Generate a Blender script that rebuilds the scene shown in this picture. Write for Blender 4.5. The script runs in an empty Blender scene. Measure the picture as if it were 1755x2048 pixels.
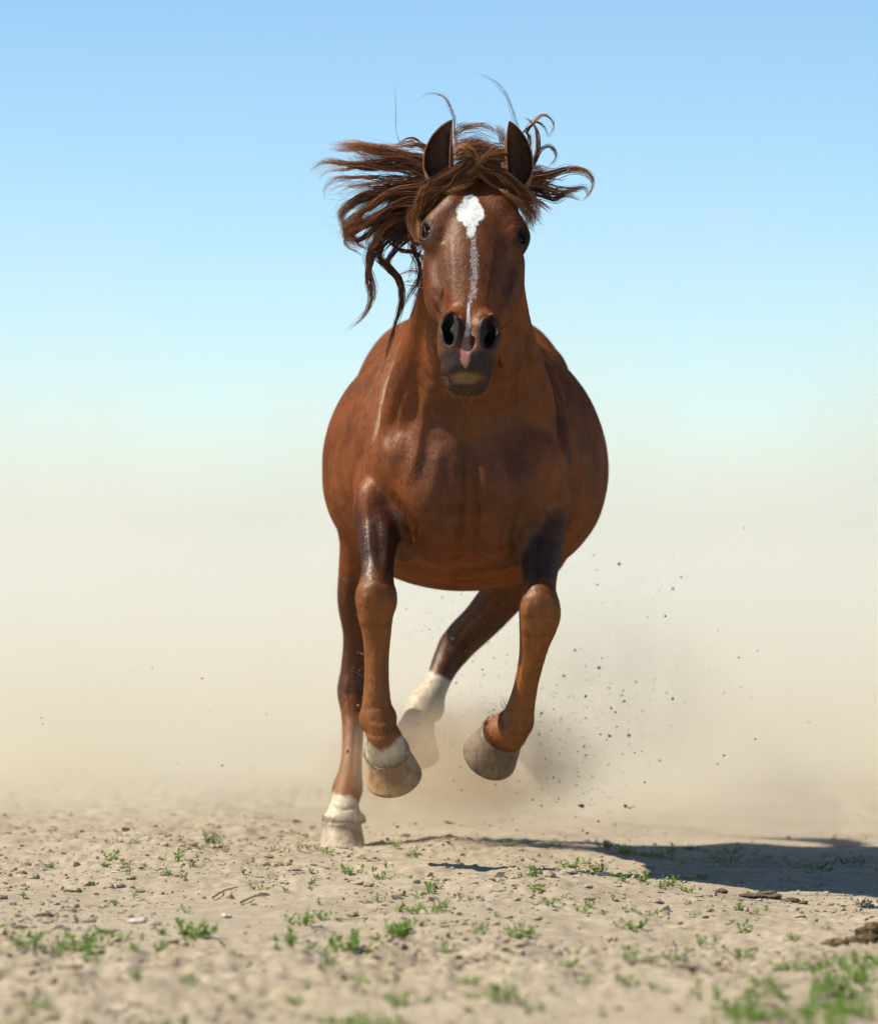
import bpy, math, random
import numpy as np
from mathutils import Vector, Matrix
from mathutils.bvhtree import BVHTree

R = math.radians
random.seed(7)
RNG = np.random.default_rng(11)
scene = bpy.context.scene
COL = scene.collection

# ------------------------------------------------------------------ camera
CAM_D, CAM_H, FPX = 14.0, 0.95, 9800.0       # metres to the planted hoof, lens height, focal length in photo pixels
cd = bpy.data.cameras.new('camera')
cam = bpy.data.objects.new('camera', cd)
COL.objects.link(cam)
cam.location = (0, -CAM_D, CAM_H)
cam.rotation_euler = (R(90), 0, 0)
cd.sensor_fit = 'VERTICAL'
cd.sensor_height = 36
cd.lens = FPX / 2048 * 36
cd.clip_end = 6000
cd.dof.use_dof = True
cd.dof.focus_distance = 12.75
cd.dof.aperture_fstop = 3.0
scene.camera = cam

# ------------------------------------------------------------------ sky and sun
SUN_DIR = Vector((-0.62, 0.0, 0.785)).normalized()      # towards the sun
elev = math.asin(SUN_DIR.z)
azim = math.atan2(SUN_DIR.x, SUN_DIR.y)
world = bpy.data.worlds.new('World')
scene.world = world
world.use_nodes = True
wn = world.node_tree
wn.nodes.clear()
sky = wn.nodes.new('ShaderNodeTexSky')
sky.sky_type = 'NISHITA'
sky.sun_disc = False
sky.sun_elevation = elev
sky.sun_rotation = azim
sky.altitude = 0
sky.air_density = 0.70
sky.dust_density = 0.0
sky.ozone_density = 4.5
bg = wn.nodes.new('ShaderNodeBackground')
bg.inputs['Strength'].default_value = 0.110
wo = wn.nodes.new('ShaderNodeOutputWorld')
tint = wn.nodes.new('ShaderNodeMix')
tint.data_type = 'RGBA'
tint.blend_type = 'MULTIPLY'
tint.inputs[0].default_value = 1.0
tint.inputs[7].default_value = (0.95, 1.03, 0.99, 1)
wn.links.new(sky.outputs[0], tint.inputs[6])
wn.links.new(tint.outputs[2], bg.inputs[0])
wn.links.new(bg.outputs[0], wo.inputs[0])

sd = bpy.data.lights.new('sun', 'SUN')
sd.energy = 5.0
sd.angle = R(0.53)
sd.color = (1.0, 0.95, 0.86)
sun = bpy.data.objects.new('sun', sd)
COL.objects.link(sun)
sun.rotation_euler = SUN_DIR.to_track_quat('Z', 'Y').to_euler()

# ------------------------------------------------------------------ exposure and render settings
vs = scene.view_settings
vs.view_transform = 'Standard'
vs.look = 'None'
vs.exposure = 0.44
vs.gamma = 1.0
vs.use_curve_mapping = False
scene.render.engine = 'CYCLES'
cy = scene.cycles
cy.use_denoising = True
cy.use_adaptive_sampling = True
cy.adaptive_threshold = 0.025
cy.adaptive_min_samples = 24
cy.max_bounces = 8
cy.diffuse_bounces = 3
cy.glossy_bounces = 3
cy.transmission_bounces = 4
cy.volume_bounces = 3
cy.volume_step_rate = 1.0
cy.transparent_max_bounces = 8


# ------------------------------------------------------------------ helpers
def W(px, py, y):
    """The point at depth y (0 = planted hoof, negative nearer) that the lens sees at photo pixel (px, py)."""
    k = (CAM_D + y) / FPX
    return np.array([(px - 877.5) * k, y, CAM_H - (py - 1024) * k])


def G(px, py):
    """The point on the flat ground seen at photo pixel (px, py): x, y."""
    d = CAM_H * FPX / (py - 1024)
    return (px - 877.5) * d / FPX, d - CAM_D


def mesh_np(name, verts, faces, smooth=True):
    me = bpy.data.meshes.new(name)
    verts = np.asarray(verts, dtype=np.float32)
    faces = np.asarray(faces, dtype=np.int32)
    n, k = faces.shape
    me.vertices.add(len(verts))
    me.vertices.foreach_set('co', verts.ravel())
    me.loops.add(n * k)
    me.loops.foreach_set('vertex_index', faces.ravel())
    me.polygons.add(n)
    me.polygons.foreach_set('loop_start', np.arange(0, n * k, k, dtype=np.int32))
    me.polygons.foreach_set('loop_total', np.full(n, k, dtype=np.int32))
    me.polygons.foreach_set('use_smooth', np.full(n, smooth, dtype=bool))
    me.update(calc_edges=True)
    return me


def put_color(me, name, rgba):
    at = me.attributes.new(name, 'FLOAT_COLOR', 'POINT')
    at.data.foreach_set('color', np.asarray(rgba, dtype=np.float32).ravel())


def obj(name, me, mat=None, parent=None, **props):
    o = bpy.data.objects.new(name, me)
    COL.objects.link(o)
    if mat is not None:
        me.materials.append(mat)
    if parent is not None:
        o.parent = parent
    for k, v in props.items():
        o[k] = v
    return o


def empty(name, loc, **props):
    o = bpy.data.objects.new(name, None)
    COL.objects.link(o)
    o.location = loc
    o.empty_display_size = 0.1
    for k, v in props.items():
        o[k] = v
    return o


def smooth01(a, b, x):
    t = np.clip((x - a) / (b - a), 0, 1)
    return t * t * (3 - 2 * t)


_GR = np.random.default_rng(5).random((256, 256)).astype(np.float64)


def vnoise(x, y):
    """smooth value noise in 2-D, -1..1"""
    xi = np.floor(x).astype(np.int64)
    yi = np.floor(y).astype(np.int64)
    fx = x - xi
    fy = y - yi
    fx = fx * fx * fx * (fx * (fx * 6 - 15) + 10)
    fy = fy * fy * fy * (fy * (fy * 6 - 15) + 10)
    a = _GR[xi & 255, yi & 255]
    b = _GR[(xi + 1) & 255, yi & 255]
    c = _GR[xi & 255, (yi + 1) & 255]
    d = _GR[(xi + 1) & 255, (yi + 1) & 255]
    return ((a * (1 - fx) + b * fx) * (1 - fy) + (c * (1 - fx) + d * fx) * fy) * 2 - 1


def fbm(x, y, oct=4, gain=0.5, lac=2.03):
    s = 0
    a = 1
    for i in range(oct):
        s = s + a * vnoise(x + 17.3 * i, y - 9.1 * i)
        x = x * lac
        y = y * lac
        a *= gain
    return s


def noise3(p, f):
    return (vnoise(p[:, 0] * f + 3.1, p[:, 2] * f) + vnoise(p[:, 1] * f + 40.7, p[:, 2] * f + 11.2)
            + vnoise(p[:, 0] * f + 91.3, p[:, 1] * f + 5.5)) / 1.6


class NT:
    """small node-tree builder"""
    def __init__(self, name):
        self.m = bpy.data.materials.new(name)
        self.m.use_nodes = True
        self.t = self.m.node_tree
        self.t.nodes.clear()
        self.out = self.t.nodes.new('ShaderNodeOutputMaterial')

    def n(self, kind, **kw):
        nd = self.t.nodes.new('ShaderNode' + kind)
        for k, v in kw.items():
            setattr(nd, k, v)
        return nd

    def l(self, a, b):
        self.t.links.new(a, b)

    def set(self, sock, v):
        if isinstance(v, bpy.types.NodeSocket):
            self.l(v, sock)
        else:
            sock.default_value = v

    def math(self, op, a, b=0.0, c=None, clamp=False):
        nd = self.n('Math', operation=op)
        nd.use_clamp = clamp
        self.set(nd.inputs[0], a)
        self.set(nd.inputs[1], b)
        if c is not None:
            self.set(nd.inputs[2], c)
        return nd.outputs[0]

    def mix(self, f, a, b, mode='MIX'):
        nd = self.n('Mix', data_type='RGBA', blend_type=mode)
        self.set(nd.inputs[0], f)
        for s, v in ((nd.inputs[6], a), (nd.inputs[7], b)):
            if isinstance(v, tuple) and len(v) == 3:
                v = (*v, 1)
            self.set(s, v)
        return nd.outputs[2]

    def noise(self, vec, scale, detail=3, rough=0.55):
        nd = self.n('TexNoise')
        self.l(vec, nd.inputs['Vector'])
        nd.inputs['Scale'].default_value = scale
        nd.inputs['Detail'].default_value = detail
        nd.inputs['Roughness'].default_value = rough
        return nd.outputs['Fac']

    def ramp(self, v, a, b):
        nd = self.n('MapRange', interpolation_type='SMOOTHSTEP')
        self.set(nd.inputs[0], v)
        self.set(nd.inputs[1], a)
        self.set(nd.inputs[2], b)
        return nd.outputs[0]

    def coords(self, out='Object', scale=None):
        tc = self.n('TexCoord')
        v = tc.outputs[out]
        if scale is not None:
            mp = self.n('Mapping')
            self.l(v, mp.inputs['Vector'])
            mp.inputs['Scale'].default_value = scale
            v = mp.outputs[0]
        return v

    def attr(self, name):
        nd = self.n('Attribute', attribute_name=name)
        sp = self.n('SeparateColor')
        self.l(nd.outputs['Color'], sp.inputs[0])
        return nd.outputs['Color'], sp.outputs[0], sp.outputs[1], sp.outputs[2], nd.outputs['Alpha']

    def bump(self, h, strength, dist, normal=None):
        nd = self.n('Bump')
        nd.inputs['Strength'].default_value = strength
        nd.inputs['Distance'].default_value = dist
        self.l(h, nd.inputs['Height'])
        if normal is not None:
            self.l(normal, nd.inputs['Normal'])
        return nd.outputs[0]

    def principled(self, color, rough=0.6, normal=None, **kw):
        p = self.n('BsdfPrincipled')
        c = color
        if isinstance(c, tuple) and len(c) == 3:
            c = (*c, 1)
        self.set(p.inputs['Base Color'], c)
        self.set(p.inputs['Roughness'], rough)
        if normal is not None:
            self.l(normal, p.inputs['Normal'])
        for k, v in kw.items():
            self.set(p.inputs[k.replace('_', ' ')], v)
        self.l(p.outputs[0], self.out.inputs['Surface'])
        return p


# ------------------------------------------------------------------ implicit-surface modelling kit
def inside(P, lo, hi, m):
    lo = lo - m
    hi = hi + m
    r = (P[:, 0] > lo[0]) & (P[:, 0] < hi[0])
    r &= (P[:, 1] > lo[1]) & (P[:, 1] < hi[1])
    r &= (P[:, 2] > lo[2]) & (P[:, 2] < hi[2])
    return r


class Field:
    """A body modelled as smoothly blended solids; sample it anywhere, then skin it as one continuous mesh."""
    margin = 0.08

    def __init__(self):
        self.prims = []

    def add(self, f, lo, hi, k=0.04, op='u'):
        self.prims.append((f, np.asarray(lo, np.float32) - k, np.asarray(hi, np.float32) + k, k, op))

    def ell(self, c, r, k=0.04, op='u', M=None):
        c = np.asarray(c, np.float32)
        r = np.asarray(r, np.float32)
        Rm = np.asarray(np.eye(3) if M is None else M, np.float32)      # rows: local axes in world
        ext = np.sqrt(((Rm.T * r) ** 2).sum(1))

        def f(P):
            q = (P - c) @ Rm.T
            k0 = np.sqrt(((q / r) ** 2).sum(1)) + 1e-9
            k1 = np.sqrt(((q / (r * r)) ** 2).sum(1)) + 1e-9
            return k0 * (k0 - 1) / k1
        self.add(f, c - ext, c + ext, k, op)

    def chain(self, pts, k=0.04, op='u', sub=4):
        """pts: [(xyz, r), ...] swept along a smooth curve"""
        A = np.array([np.append(np.asarray(p, float), r) for p, r in pts])
        n = len(A)
        E = np.vstack([2 * A[0] - A[1], A, 2 * A[-1] - A[-2]])
        out = []
        for i in range(n - 1):
            p0, p1, p2, p3 = E[i], E[i + 1], E[i + 2], E[i + 3]
            for j in range(sub):
                t = j / sub
                out.append(0.5 * (2 * p1 + (p2 - p0) * t + (2 * p0 - 5 * p1 + 4 * p2 - p3) * t * t
                                  + (3 * p1 - p0 - 3 * p2 + p3) * t ** 3))
        out.append(A[-1])
        C = np.array(out)
        C[:, 3] = np.maximum(C[:, 3], 0.003)
        C = C.astype(np.float32)
        groups = []
        for i in range(0, len(C) - 1, 6):
            g = C[i:i + 7]
            groups.append((i, min(i + 6, len(C) - 1), g[:, :3].min(0) - g[:, 3].max() - k, g[:, :3].max(0) + g[:, 3].max() + k))
        def f(P):
            best = np.full(len(P), 9.0, np.float32)
            for i0, i1, lo, hi in groups:
                ix = np.nonzero(inside(P, lo, hi, Field.margin))[0]
                if len(ix) == 0:
                    continue
                Q = P[ix]
                bq = best[ix]
                for i in range(i0, i1):
                    a, b = C[i, :3], C[i + 1, :3]
                    ba = b - a
                    pa = Q - a
                    t = np.clip(pa @ (ba / (ba @ ba)), 0, 1)
                    v = pa - t[:, None] * ba
                    d = np.sqrt(np.einsum('ij,ij->i', v, v)) - (C[i, 3] + (C[i + 1, 3] - C[i, 3]) * t)
                    bq = np.minimum(bq, d)
                best[ix] = bq
            return best
        rm = C[:, 3].max()
        self.add(f, C[:, :3].min(0) - rm, C[:, :3].max(0) + rm, k, op)

    def loft(self, st, origin, axes, k=0.04, op='u', p=2.2, cap=0.05):
        """st rows: s, centre_u, v_top, v_bottom, half_width, egg; axes rows: u, s, v in world"""
        st = np.asarray(st, float)
        o = np.asarray(origin, np.float32)
        ax = np.asarray(axes, np.float32)
        s = st[:, 0]
        ss = np.linspace(s[0], s[-1], 160)
        # smooth (cubic Hermite) resampling of the stations
        tab = []
        for c in range(1, st.shape[1]):
            y = st[:, c]
            m = np.gradient(y, s)
            i = np.clip(np.searchsorted(s, ss, side='right') - 1, 0, len(s) - 2)
            h = s[i + 1] - s[i]
            t = (ss - s[i]) / h
            tab.append((2 * t ** 3 - 3 * t ** 2 + 1) * y[i] + (t ** 3 - 2 * t ** 2 + t) * h * m[i]
                       + (-2 * t ** 3 + 3 * t ** 2) * y[i + 1] + (t ** 3 - t ** 2) * h * m[i + 1])

        def f(P):
            q = (P - o) @ ax.T
            sc = np.clip(q[:, 1], s[0], s[-1])
            cu, vt, vb, hw, eg = [np.interp(sc, ss, c) for c in tab]
            hv = np.maximum((vt - vb) / 2, 0.01)
            v = (q[:, 2] - (vt + vb) / 2) / hv
            w = np.maximum(hw * (1 + eg * np.clip(v, -1.2, 1.2)), 0.01)
            u = (q[:, 0] - cu) / w
            rad = (np.abs(u) ** p + np.abs(v) ** p + 1e-12) ** (1 / p)
            d = (rad - 1) * np.minimum(hw, hv)
            e = np.maximum(s[0] - q[:, 1], q[:, 1] - s[-1])
            h = np.maximum(cap - np.abs(d - e), 0) / cap
            return np.maximum(d, e) + h * h * cap * 0.25
        # world bounding box from the extreme corners
        um = st[:, 4].max() * 1.4 + np.abs(st[:, 1]).max()
        cs = []
        for a in (-um, um):
            for b in (s[0], s[-1]):
                for c in (st[:, 3].min(), st[:, 2].max()):
                    cs.append(o + np.array([a, b, c]) @ ax)
        cs = np.array(cs)
        self.add(f, cs.min(0), cs.max(0), k, op)

    def __call__(self, P):
        P = np.asarray(P, np.float32)
        D = np.full(len(P), 0.25, np.float32)
        for f, lo, hi, k, op in self.prims:
            ix = np.nonzero(inside(P, lo, hi, Field.margin))[0]
            if len(ix) == 0:
                continue
            b = f(P[ix])
            a = D[ix]
            if op == 'u':
                h = np.maximum(k - np.abs(a - b), 0) / k
                D[ix] = np.minimum(a, b) - h * h * k * 0.25
            else:
                b = -b
                h = np.maximum(k - np.abs(a - b), 0) / k
                D[ix] = np.maximum(a, b) + h * h * k * 0.25
        return D

    def grad(self, P, e=0.0015):
        k = np.array([[1, -1, -1], [-1, -1, 1], [-1, 1, -1], [1, 1, 1]], float)
        g = np.zeros_like(P)
        s = np.zeros(len(P))
        for q in k:
            d = self(P + q * e)
            g += q * d[:, None]
            s += d
        return s / 4, g / (4 * e)

    def project(self, P, n=2, lim=0.006):
        for _ in range(n):
            d, g = self.grad(P)
            g2 = np.maximum((g * g).sum(1), 0.05)
            st = np.clip(d / g2, -lim / np.sqrt(g2), lim / np.sqrt(g2))
            P = P - st[:, None] * g
        return P

    def skin(self, lo, hi, h):
        lo = np.asarray(lo, float)
        n = np.ceil((np.asarray(hi) - lo) / h).astype(int) + 1
        # coarse to fine: only sample the shell near the surface
        n = ((n + 7) // 8) * 8
        D = np.full(n, 0.25, np.float32)
        cand = None
        for c, thr, mg in ((8, 0.085, 0.09), (4, 0.045, 0.05), (2, 0.024, 0.03), (1, 0, 0.02)):
            Field.margin = mg
            if cand is None:
                cand = np.ones(n // c, bool)
            ix = np.nonzero(cand.ravel())[0]
            shp = n // c
            val = np.empty(len(ix), np.float32)
            for s in range(0, len(ix), 300000):
                b = ix[s:s + 300000]
                val[s:s + 300000] = self(lo + (np.stack(np.unravel_index(b, shp), 1) * c + (c - 1) / 2) * h)
            cur = np.full(shp, 0.25, np.float32) if c == 8 else np.repeat(np.repeat(np.repeat(cur, 2, 0), 2, 1), 2, 2)
            cur.ravel()[ix] = val
            if c > 1:
                near = np.zeros(shp, bool)
                near.ravel()[ix] = np.abs(val) < thr
                cand = np.repeat(np.repeat(np.repeat(near, 2, 0), 2, 1), 2, 2)
        D = cur
        S = D < 0
        # surface nets
        cnt = np.zeros(n - 1, np.int8)
        for dx in (0, 1):
            for dy in (0, 1):
                for dz in (0, 1):
                    cnt += S[dx:n[0] - 1 + dx, dy:n[1] - 1 + dy, dz:n[2] - 1 + dz]
        act = (cnt > 0) & (cnt < 8)
        ci = np.stack(np.nonzero(act), 1)
        vid = np.full(n - 1, -1, np.int64)
        vid[act] = np.arange(len(ci))
        corner = np.array([[i >> 2 & 1, i >> 1 & 1, i & 1] for i in range(8)])
        val = np.stack([D[ci[:, 0] + q[0], ci[:, 1] + q[1], ci[:, 2] + q[2]] for q in corner], 1)
        acc = np.zeros((len(ci), 3))
        num = np.zeros(len(ci))
        for i in range(8):
            for b in (1, 2, 4):
                j = i | b
                if j == i:
                    continue
                va, vb = val[:, i], val[:, j]
                m = (va < 0) != (vb < 0)
                t = np.where(m, va / np.where(m, va - vb, 1), 0)
                pt = corner[i] + t[:, None] * (corner[j] - corner[i])
                acc += pt * m[:, None]
                num += m
        V = lo + (ci + acc / num[:, None]) * h
        F = []
        for ax in range(3):
            a1, a2 = (ax + 1) % 3, (ax + 2) % 3
            sl0 = [slice(None)] * 3
            sl1 = [slice(None)] * 3
            sl0[ax] = slice(0, n[ax] - 1)
            sl1[ax] = slice(1, n[ax])
            s0, s1 = S[tuple(sl0)], S[tuple(sl1)]
            e = np.stack(np.nonzero(s0 != s1), 1)
            e = e[(e[:, a1] > 0) & (e[:, a2] > 0) & (e[:, a1] < n[a1] - 1) & (e[:, a2] < n[a2] - 1)]
            flip = s0[e[:, 0], e[:, 1], e[:, 2]]
            o1 = np.zeros(3, int)
            o1[a1] = 1
            o2 = np.zeros(3, int)
            o2[a2] = 1
            q = [vid[tuple((e - x).T)] for x in (o1 + o2, o2, o1 * 0, o1)]
            q = np.stack(q, 1)
            q[~flip] = q[~flip][:, ::-1]
            F.append(q)
        return V, np.vstack(F)


def quad_split(V, F):
    """one linear quad subdivision"""
    E = np.sort(np.stack([F, np.roll(F, -1, 1)], -1).reshape(-1, 2), 1)
    key = E[:, 0].astype(np.int64) * len(V) + E[:, 1]
    u, inv = np.unique(key, return_inverse=True)
    ea, eb = u // len(V), u % len(V)
    mid = (V[ea] + V[eb]) / 2
    cen = V[F].mean(1)
    n0, n1 = len(V), len(mid)
    em = inv.reshape(-1, 4) + n0
    cc = np.arange(len(F)) + n0 + n1
    NF = []
    for i in range(4):
        NF.append(np.stack([F[:, i], em[:, i], cc, em[:, i - 1]], 1))
    return np.vstack([V, mid, cen]), np.vstack(NF)


# ------------------------------------------------------------------ the horse: body as one continuous surface
XC = 0.080
HB = Field()
EYE3 = np.eye(3)


def unit(v):
    v = np.asarray(v, float)
    return v / np.linalg.norm(v)


# trunk: stations along the spine (y), centre x, top, bottom, half width, egg (negative = narrower on top)
HB.loft([
    (-1.02, 0.086, 1.14, 0.96, 0.10, 0.0),
    (-0.94, 0.086, 1.24, 0.87, 0.17, 0.0),
    (-0.80, 0.085, 1.38, 0.825, 0.215, -0.06),
    (-0.62, 0.082, 1.49, 0.79, 0.245, -0.16),
    (-0.42, 0.077, 1.50, 0.750, 0.335, -0.15),
    (-0.20, 0.072, 1.475, 0.728, 0.400, -0.085),
    (0.02, 0.071, 1.48, 0.735, 0.394, -0.08),
    (0.22, 0.072, 1.535, 0.785, 0.345, -0.12),
    (0.42, 0.073, 1.55, 0.87, 0.315, -0.06),
    (0.60, 0.074, 1.48, 0.95, 0.25, -0.05),
    (0.74, 0.075, 1.34, 1.02, 0.16, 0.0),
], (0, 0, 0), EYE3, p=2.06, cap=0.09)

for s in (-1, 1):
    # hindquarter mass, point of hip, buttock
    HB.ell((XC - 0.007 + s * 0.155, 0.40, 1.17), (0.155, 0.26, 0.30), 0.10)
    HB.ell((XC - 0.007 + s * 0.205, 0.18, 1.36), (0.06, 0.10, 0.05), 0.10)
    # shoulder blade and upper arm
    HB.chain([((XC + s * 0.085, -0.50, 1.44), 0.055), ((XC + s * 0.160, -0.62, 1.30), 0.088),
              ((XC + s * 0.188, -0.76, 1.13), 0.088), ((XC + s * 0.188, -0.83, 1.03), 0.080)], 0.022)
    HB.chain([((XC + s * 0.180, -0.82, 1.06), 0.082), ((XC + s * 0.190, -0.68, 0.98), 0.090),
              ((XC + s * 0.180, -0.60, 0.93), 0.075)], 0.028)
    HB.ell((XC + 0.004 + s * 0.172, -0.885, 1.09), (0.072, 0.075, 0.095), 0.035)          # point of the shoulder
    # pectoral muscle
    HB.ell((XC + 0.005 + s * 0.095, -0.895, 1.00), (0.105, 0.105, 0.140), 0.045)
    HB.ell((XC + 0.005 + s * 0.080, -0.85, 0.90), (0.085, 0.10, 0.085), 0.06)

# neck: crest line and throat line, blended
HB.chain([((XC, -0.56, 1.44), 0.085), ((XC + 0.004, -0.76, 1.54), 0.075), ((XC + 0.010, -0.98, 1.66), 0.066),
          ((XC + 0.016, -1.16, 1.745), 0.062)], 0.08)
HB.chain([((XC, -0.74, 1.08), 0.185), ((XC, -0.82, 1.20), 0.172), ((XC + 0.002, -0.935, 1.33), 0.146), ((XC + 0.008, -1.06, 1.46), 0.118),
          ((XC + 0.014, -1.16, 1.58), 0.098)], 0.08)
# brachiocephalic muscles: the two cords down the neck
for s in (-1, 1):
    HB.chain([((XC + 0.012 + s * 0.085, -1.13, 1.60), 0.040), ((XC + s * 0.118, -0.98, 1.42), 0.052),
              ((XC + s * 0.165, -0.875, 1.22), 0.068), ((XC + s * 0.175, -0.84, 1.08), 0.05)], 0.022)
    # jugular groove
    HB.chain([((XC + 0.012 + s * 0.060, -1.180, 1.52), 0.004), ((XC + s * 0.072, -1.085, 1.36), 0.004),
              ((XC + s * 0.090, -1.03, 1.20), 0.003)], 0.025, op='s')
# hollow behind each shoulder blade
for s in (-1, 1):
    HB.chain([((XC + s * 0.170, -0.47, 1.46), 0.020), ((XC + s * 0.290, -0.53, 1.24), 0.034), ((XC + s * 0.300, -0.52, 1.06), 0.030),
              ((XC + s * 0.270, -0.48, 0.92), 0.015)], 0.05, op='s')
# breast groove
HB.chain([((XC + 0.004, -1.015, 1.14), 0.004), ((XC + 0.002, -1.005, 1.00), 0.012), ((XC, -0.96, 0.88), 0.010)], 0.04, op='s')

# ---- head: local frame u (to the viewer's right), t (down the face), n (out of the face)
H0 = W(957, 352, -1.205)
H1 = W(932, 770, -1.585)
Ha = unit(H1 - H0)
TS = float(np.linalg.norm(H1 - H0)) / 0.612      # stretch of the face line
Hu = unit(np.array([1.0, 0.03, 0.0]) - Ha * (np.array([1.0, 0.03, 0.0]) @ Ha))
Hn = np.cross(Ha, Hu)
HF = np.stack([Hu, Ha, Hn])                      # rows: local axes


def HL(u, t, n):
    return H0 + u * Hu + t * TS * Ha + n * Hn


HB.loft([(q[0] * TS, *q[1:]) for q in [
    (-0.035, 0, -0.02, -0.17, 0.060, 0.0),
    (0.02, 0, 0.010, -0.21, 0.084, 0.0),
    (0.09, 0, 0.034, -0.245, 0.100, 0.0),
    (0.16, 0, 0.044, -0.255, 0.112, -0.04),
    (0.24, 0, 0.038, -0.245, 0.112, -0.08),
    (0.32, 0, 0.027, -0.205, 0.095, -0.10),
    (0.40, 0, 0.014, -0.160, 0.072, -0.08),
    (0.47, 0, 0.004, -0.130, 0.060, -0.02),
    (0.53, 0, -0.004, -0.122, 0.060, 0.0),
    (0.570, 0, -0.018, -0.110, 0.054, 0.0),
]], H0, HF, k=0.045, p=2.6, cap=0.05)
EYE_C = []
for s in (-1, 1):
    HB.ell(HL(s * 0.084, 0.200, -0.150), (0.036, 0.115, 0.090), 0.05, M=HF)      # cheek
    HB.ell(HL(s * 0.060, 0.06, -0.02), (0.045, 0.07, 0.05), 0.04, M=HF)         # temple
    HB.chain([(HL(s * 0.068, 0.110, 0.008), 0.016), (HL(s * 0.098, 0.134, 0.000), 0.020),
              (HL(s * 0.116, 0.160, -0.014), 0.017)], 0.045)                    # brow
    HB.ell(HL(s * 0.099 - (0.008 if s < 0 else 0), 0.176, -0.016), (0.033, 0.046, 0.032), 0.040, M=HF)     # eye bulge
    HB.chain([(HL(s * 0.104, 0.235, -0.050), 0.008), (HL(s * 0.094, 0.31, -0.048), 0.010),
              (HL(s * 0.078, 0.37, -0.044), 0.006)], 0.04)                      # facial crest
    HB.ell(HL(s * 0.082, 0.400, -0.022), (0.012, 0.045, 0.020), 0.04, 's', M=HF)  # hollow before the nostril
    # flared nostril: raised rim, then the opening
    HB.ell(HL(s * 0.044, 0.450, -0.008), (0.033, 0.055, 0.036), 0.024, M=HF)
    HB.ell(HL(s * 0.050, 0.482, -0.026), (0.030, 0.046, 0.040), 0.02, M=HF)
    ring = [(s * (0.049 + 0.021 * math.cos(q) - 0.007 * math.sin(q)), 0.466 + 0.040 * math.sin(q), 0.012 - 0.018 * math.cos(q) * 1.0 - 0.012 * math.sin(q)) for q in np.linspace(0, 6.283, 13)]
    HB.chain([(HL(*q), 0.0075) for q in ring], 0.012)
# between the nostrils and the upper lip
HB.ell(HL(0, 0.515, -0.030), (0.066, 0.042, 0.038), 0.025, M=HF)
HB.ell(HL(0, 0.546, -0.044), (0.062, 0.027, 0.034), 0.02, M=HF)
HB.chain([(HL(0, 0.46, 0.016), 0.002), (HL(0, 0.49, 0.014), 0.003), (HL(0, 0.515, 0.012), 0.002)], 0.02, op='s')
# lower lip and chin
HB.ell(HL(0, 0.563, -0.078), (0.051, 0.024, 0.032), 0.006, M=HF)
HB.ell(HL(0, 0.530, -0.104), (0.054, 0.036, 0.032), 0.02, M=HF)
for s in (-1, 1):
    HB.chain([(HL(0, 0.575, -0.042), 0.0042), (HL(s * 0.030, 0.572, -0.046), 0.0045), (HL(s * 0.054, 0.552, -0.060), 0.0042),
              (HL(s * 0.068, 0.520, -0.084), 0.003)], 0.008, op='s')              # mouth line
    HB.chain([(HL(s * 0.032, 0.428, 0.030), 0.0080), (HL(s * 0.045, 0.437, 0.020), 0.0120), (HL(s * 0.052, 0.460, 0.006), 0.0148),
              (HL(s * 0.046, 0.488, 0.000), 0.0152), (HL(s * 0.039, 0.500, -0.004), 0.013)], 0.012, op='s')   # nostril
    HB.chain([(HL(s * 0.049, 0.456, 0.0), 0.016), (HL(s * 0.042, 0.470, -0.045), 0.015)], 0.012, op='s')
    # eye opening
    ex = unit(Hu * s + Hn * 0.92)
    et = unit(Ha - ex * (Ha @ ex) - 0.12 * Hn)
    ec = HL(s * 0.1195 - (0.007 if s < 0 else 0), 0.178, 0.0045)
    HB.ell(ec, (0.0175, 0.0200, 0.0160), 0.004, 's', M=np.stack([ex, et, np.cross(ex, et)]))
    EYE_C.append(ec - ex * 0.0245)
    en = np.cross(ex, et)
    lid = [(ec + et * 0.0205 * math.cos(q) + en * 0.0165 * math.sin(q) - ex * (0.002 + 0.004 * math.cos(q) ** 2)) for q in np.linspace(0, 6.283, 17)]
    HB.chain([(q, 0.0024) for q in lid], 0.005, sub=3)
    HB.ell(HL(s * 0.0335, 0.455, 0.004), (0.0085, 0.022, 0.014), 0.006, M=HF)      # fold inside the nostril

# ---- legs
def leg(pts, k=0.035):
    HB.chain([(W(*p[:3]), p[3]) for p in pts], k, sub=10)


# near fore on the viewer's left: lifted, knee forward
leg([(772, 960, -0.70, 0.088), (764, 1020, -0.82, 0.070), (757, 1075, -0.90, 0.054), (755, 1130, -0.95, 0.0425), (753, 1165, -0.985, 0.046),
     (752, 1195, -1.0, 0.052), (751, 1232, -1.0, 0.046), (753, 1268, -0.99, 0.038), (753, 1310, -0.985, 0.033), (753, 1360, -0.98, 0.033),
     (753, 1405, -0.975, 0.038), (755, 1434, -0.975, 0.0445), (760, 1458, -0.985, 0.041), (767, 1480, -0.980, 0.050), (773, 1505, -0.960, 0.057)])
HB.ell(W(742, 1010, -0.86), (0.042, 0.05, 0.062), 0.03)
HB.ell(W(735, 1195, -1.01), (0.026, 0.03, 0.035), 0.02)
HB.ell(W(772, 1200, -1.01), (0.024, 0.03, 0.035), 0.02)
HB.ell(W(752, 1190, -1.03), (0.032, 0.02, 0.040), 0.02)
HB.ell(W(755, 1440, -0.93), (0.034, 0.032, 0.036), 0.03)
HB.ell(W(733, 1440, -0.975), (0.016, 0.02, 0.022), 0.02)
HB.ell(W(778, 1436, -0.975), (0.016, 0.02, 0.022), 0.02)
HB.chain([(W(748, 1255, -0.945), 0.014), (W(753, 1340, -0.935), 0.014), (W(754, 1420, -0.925), 0.016)], 0.02)
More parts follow.
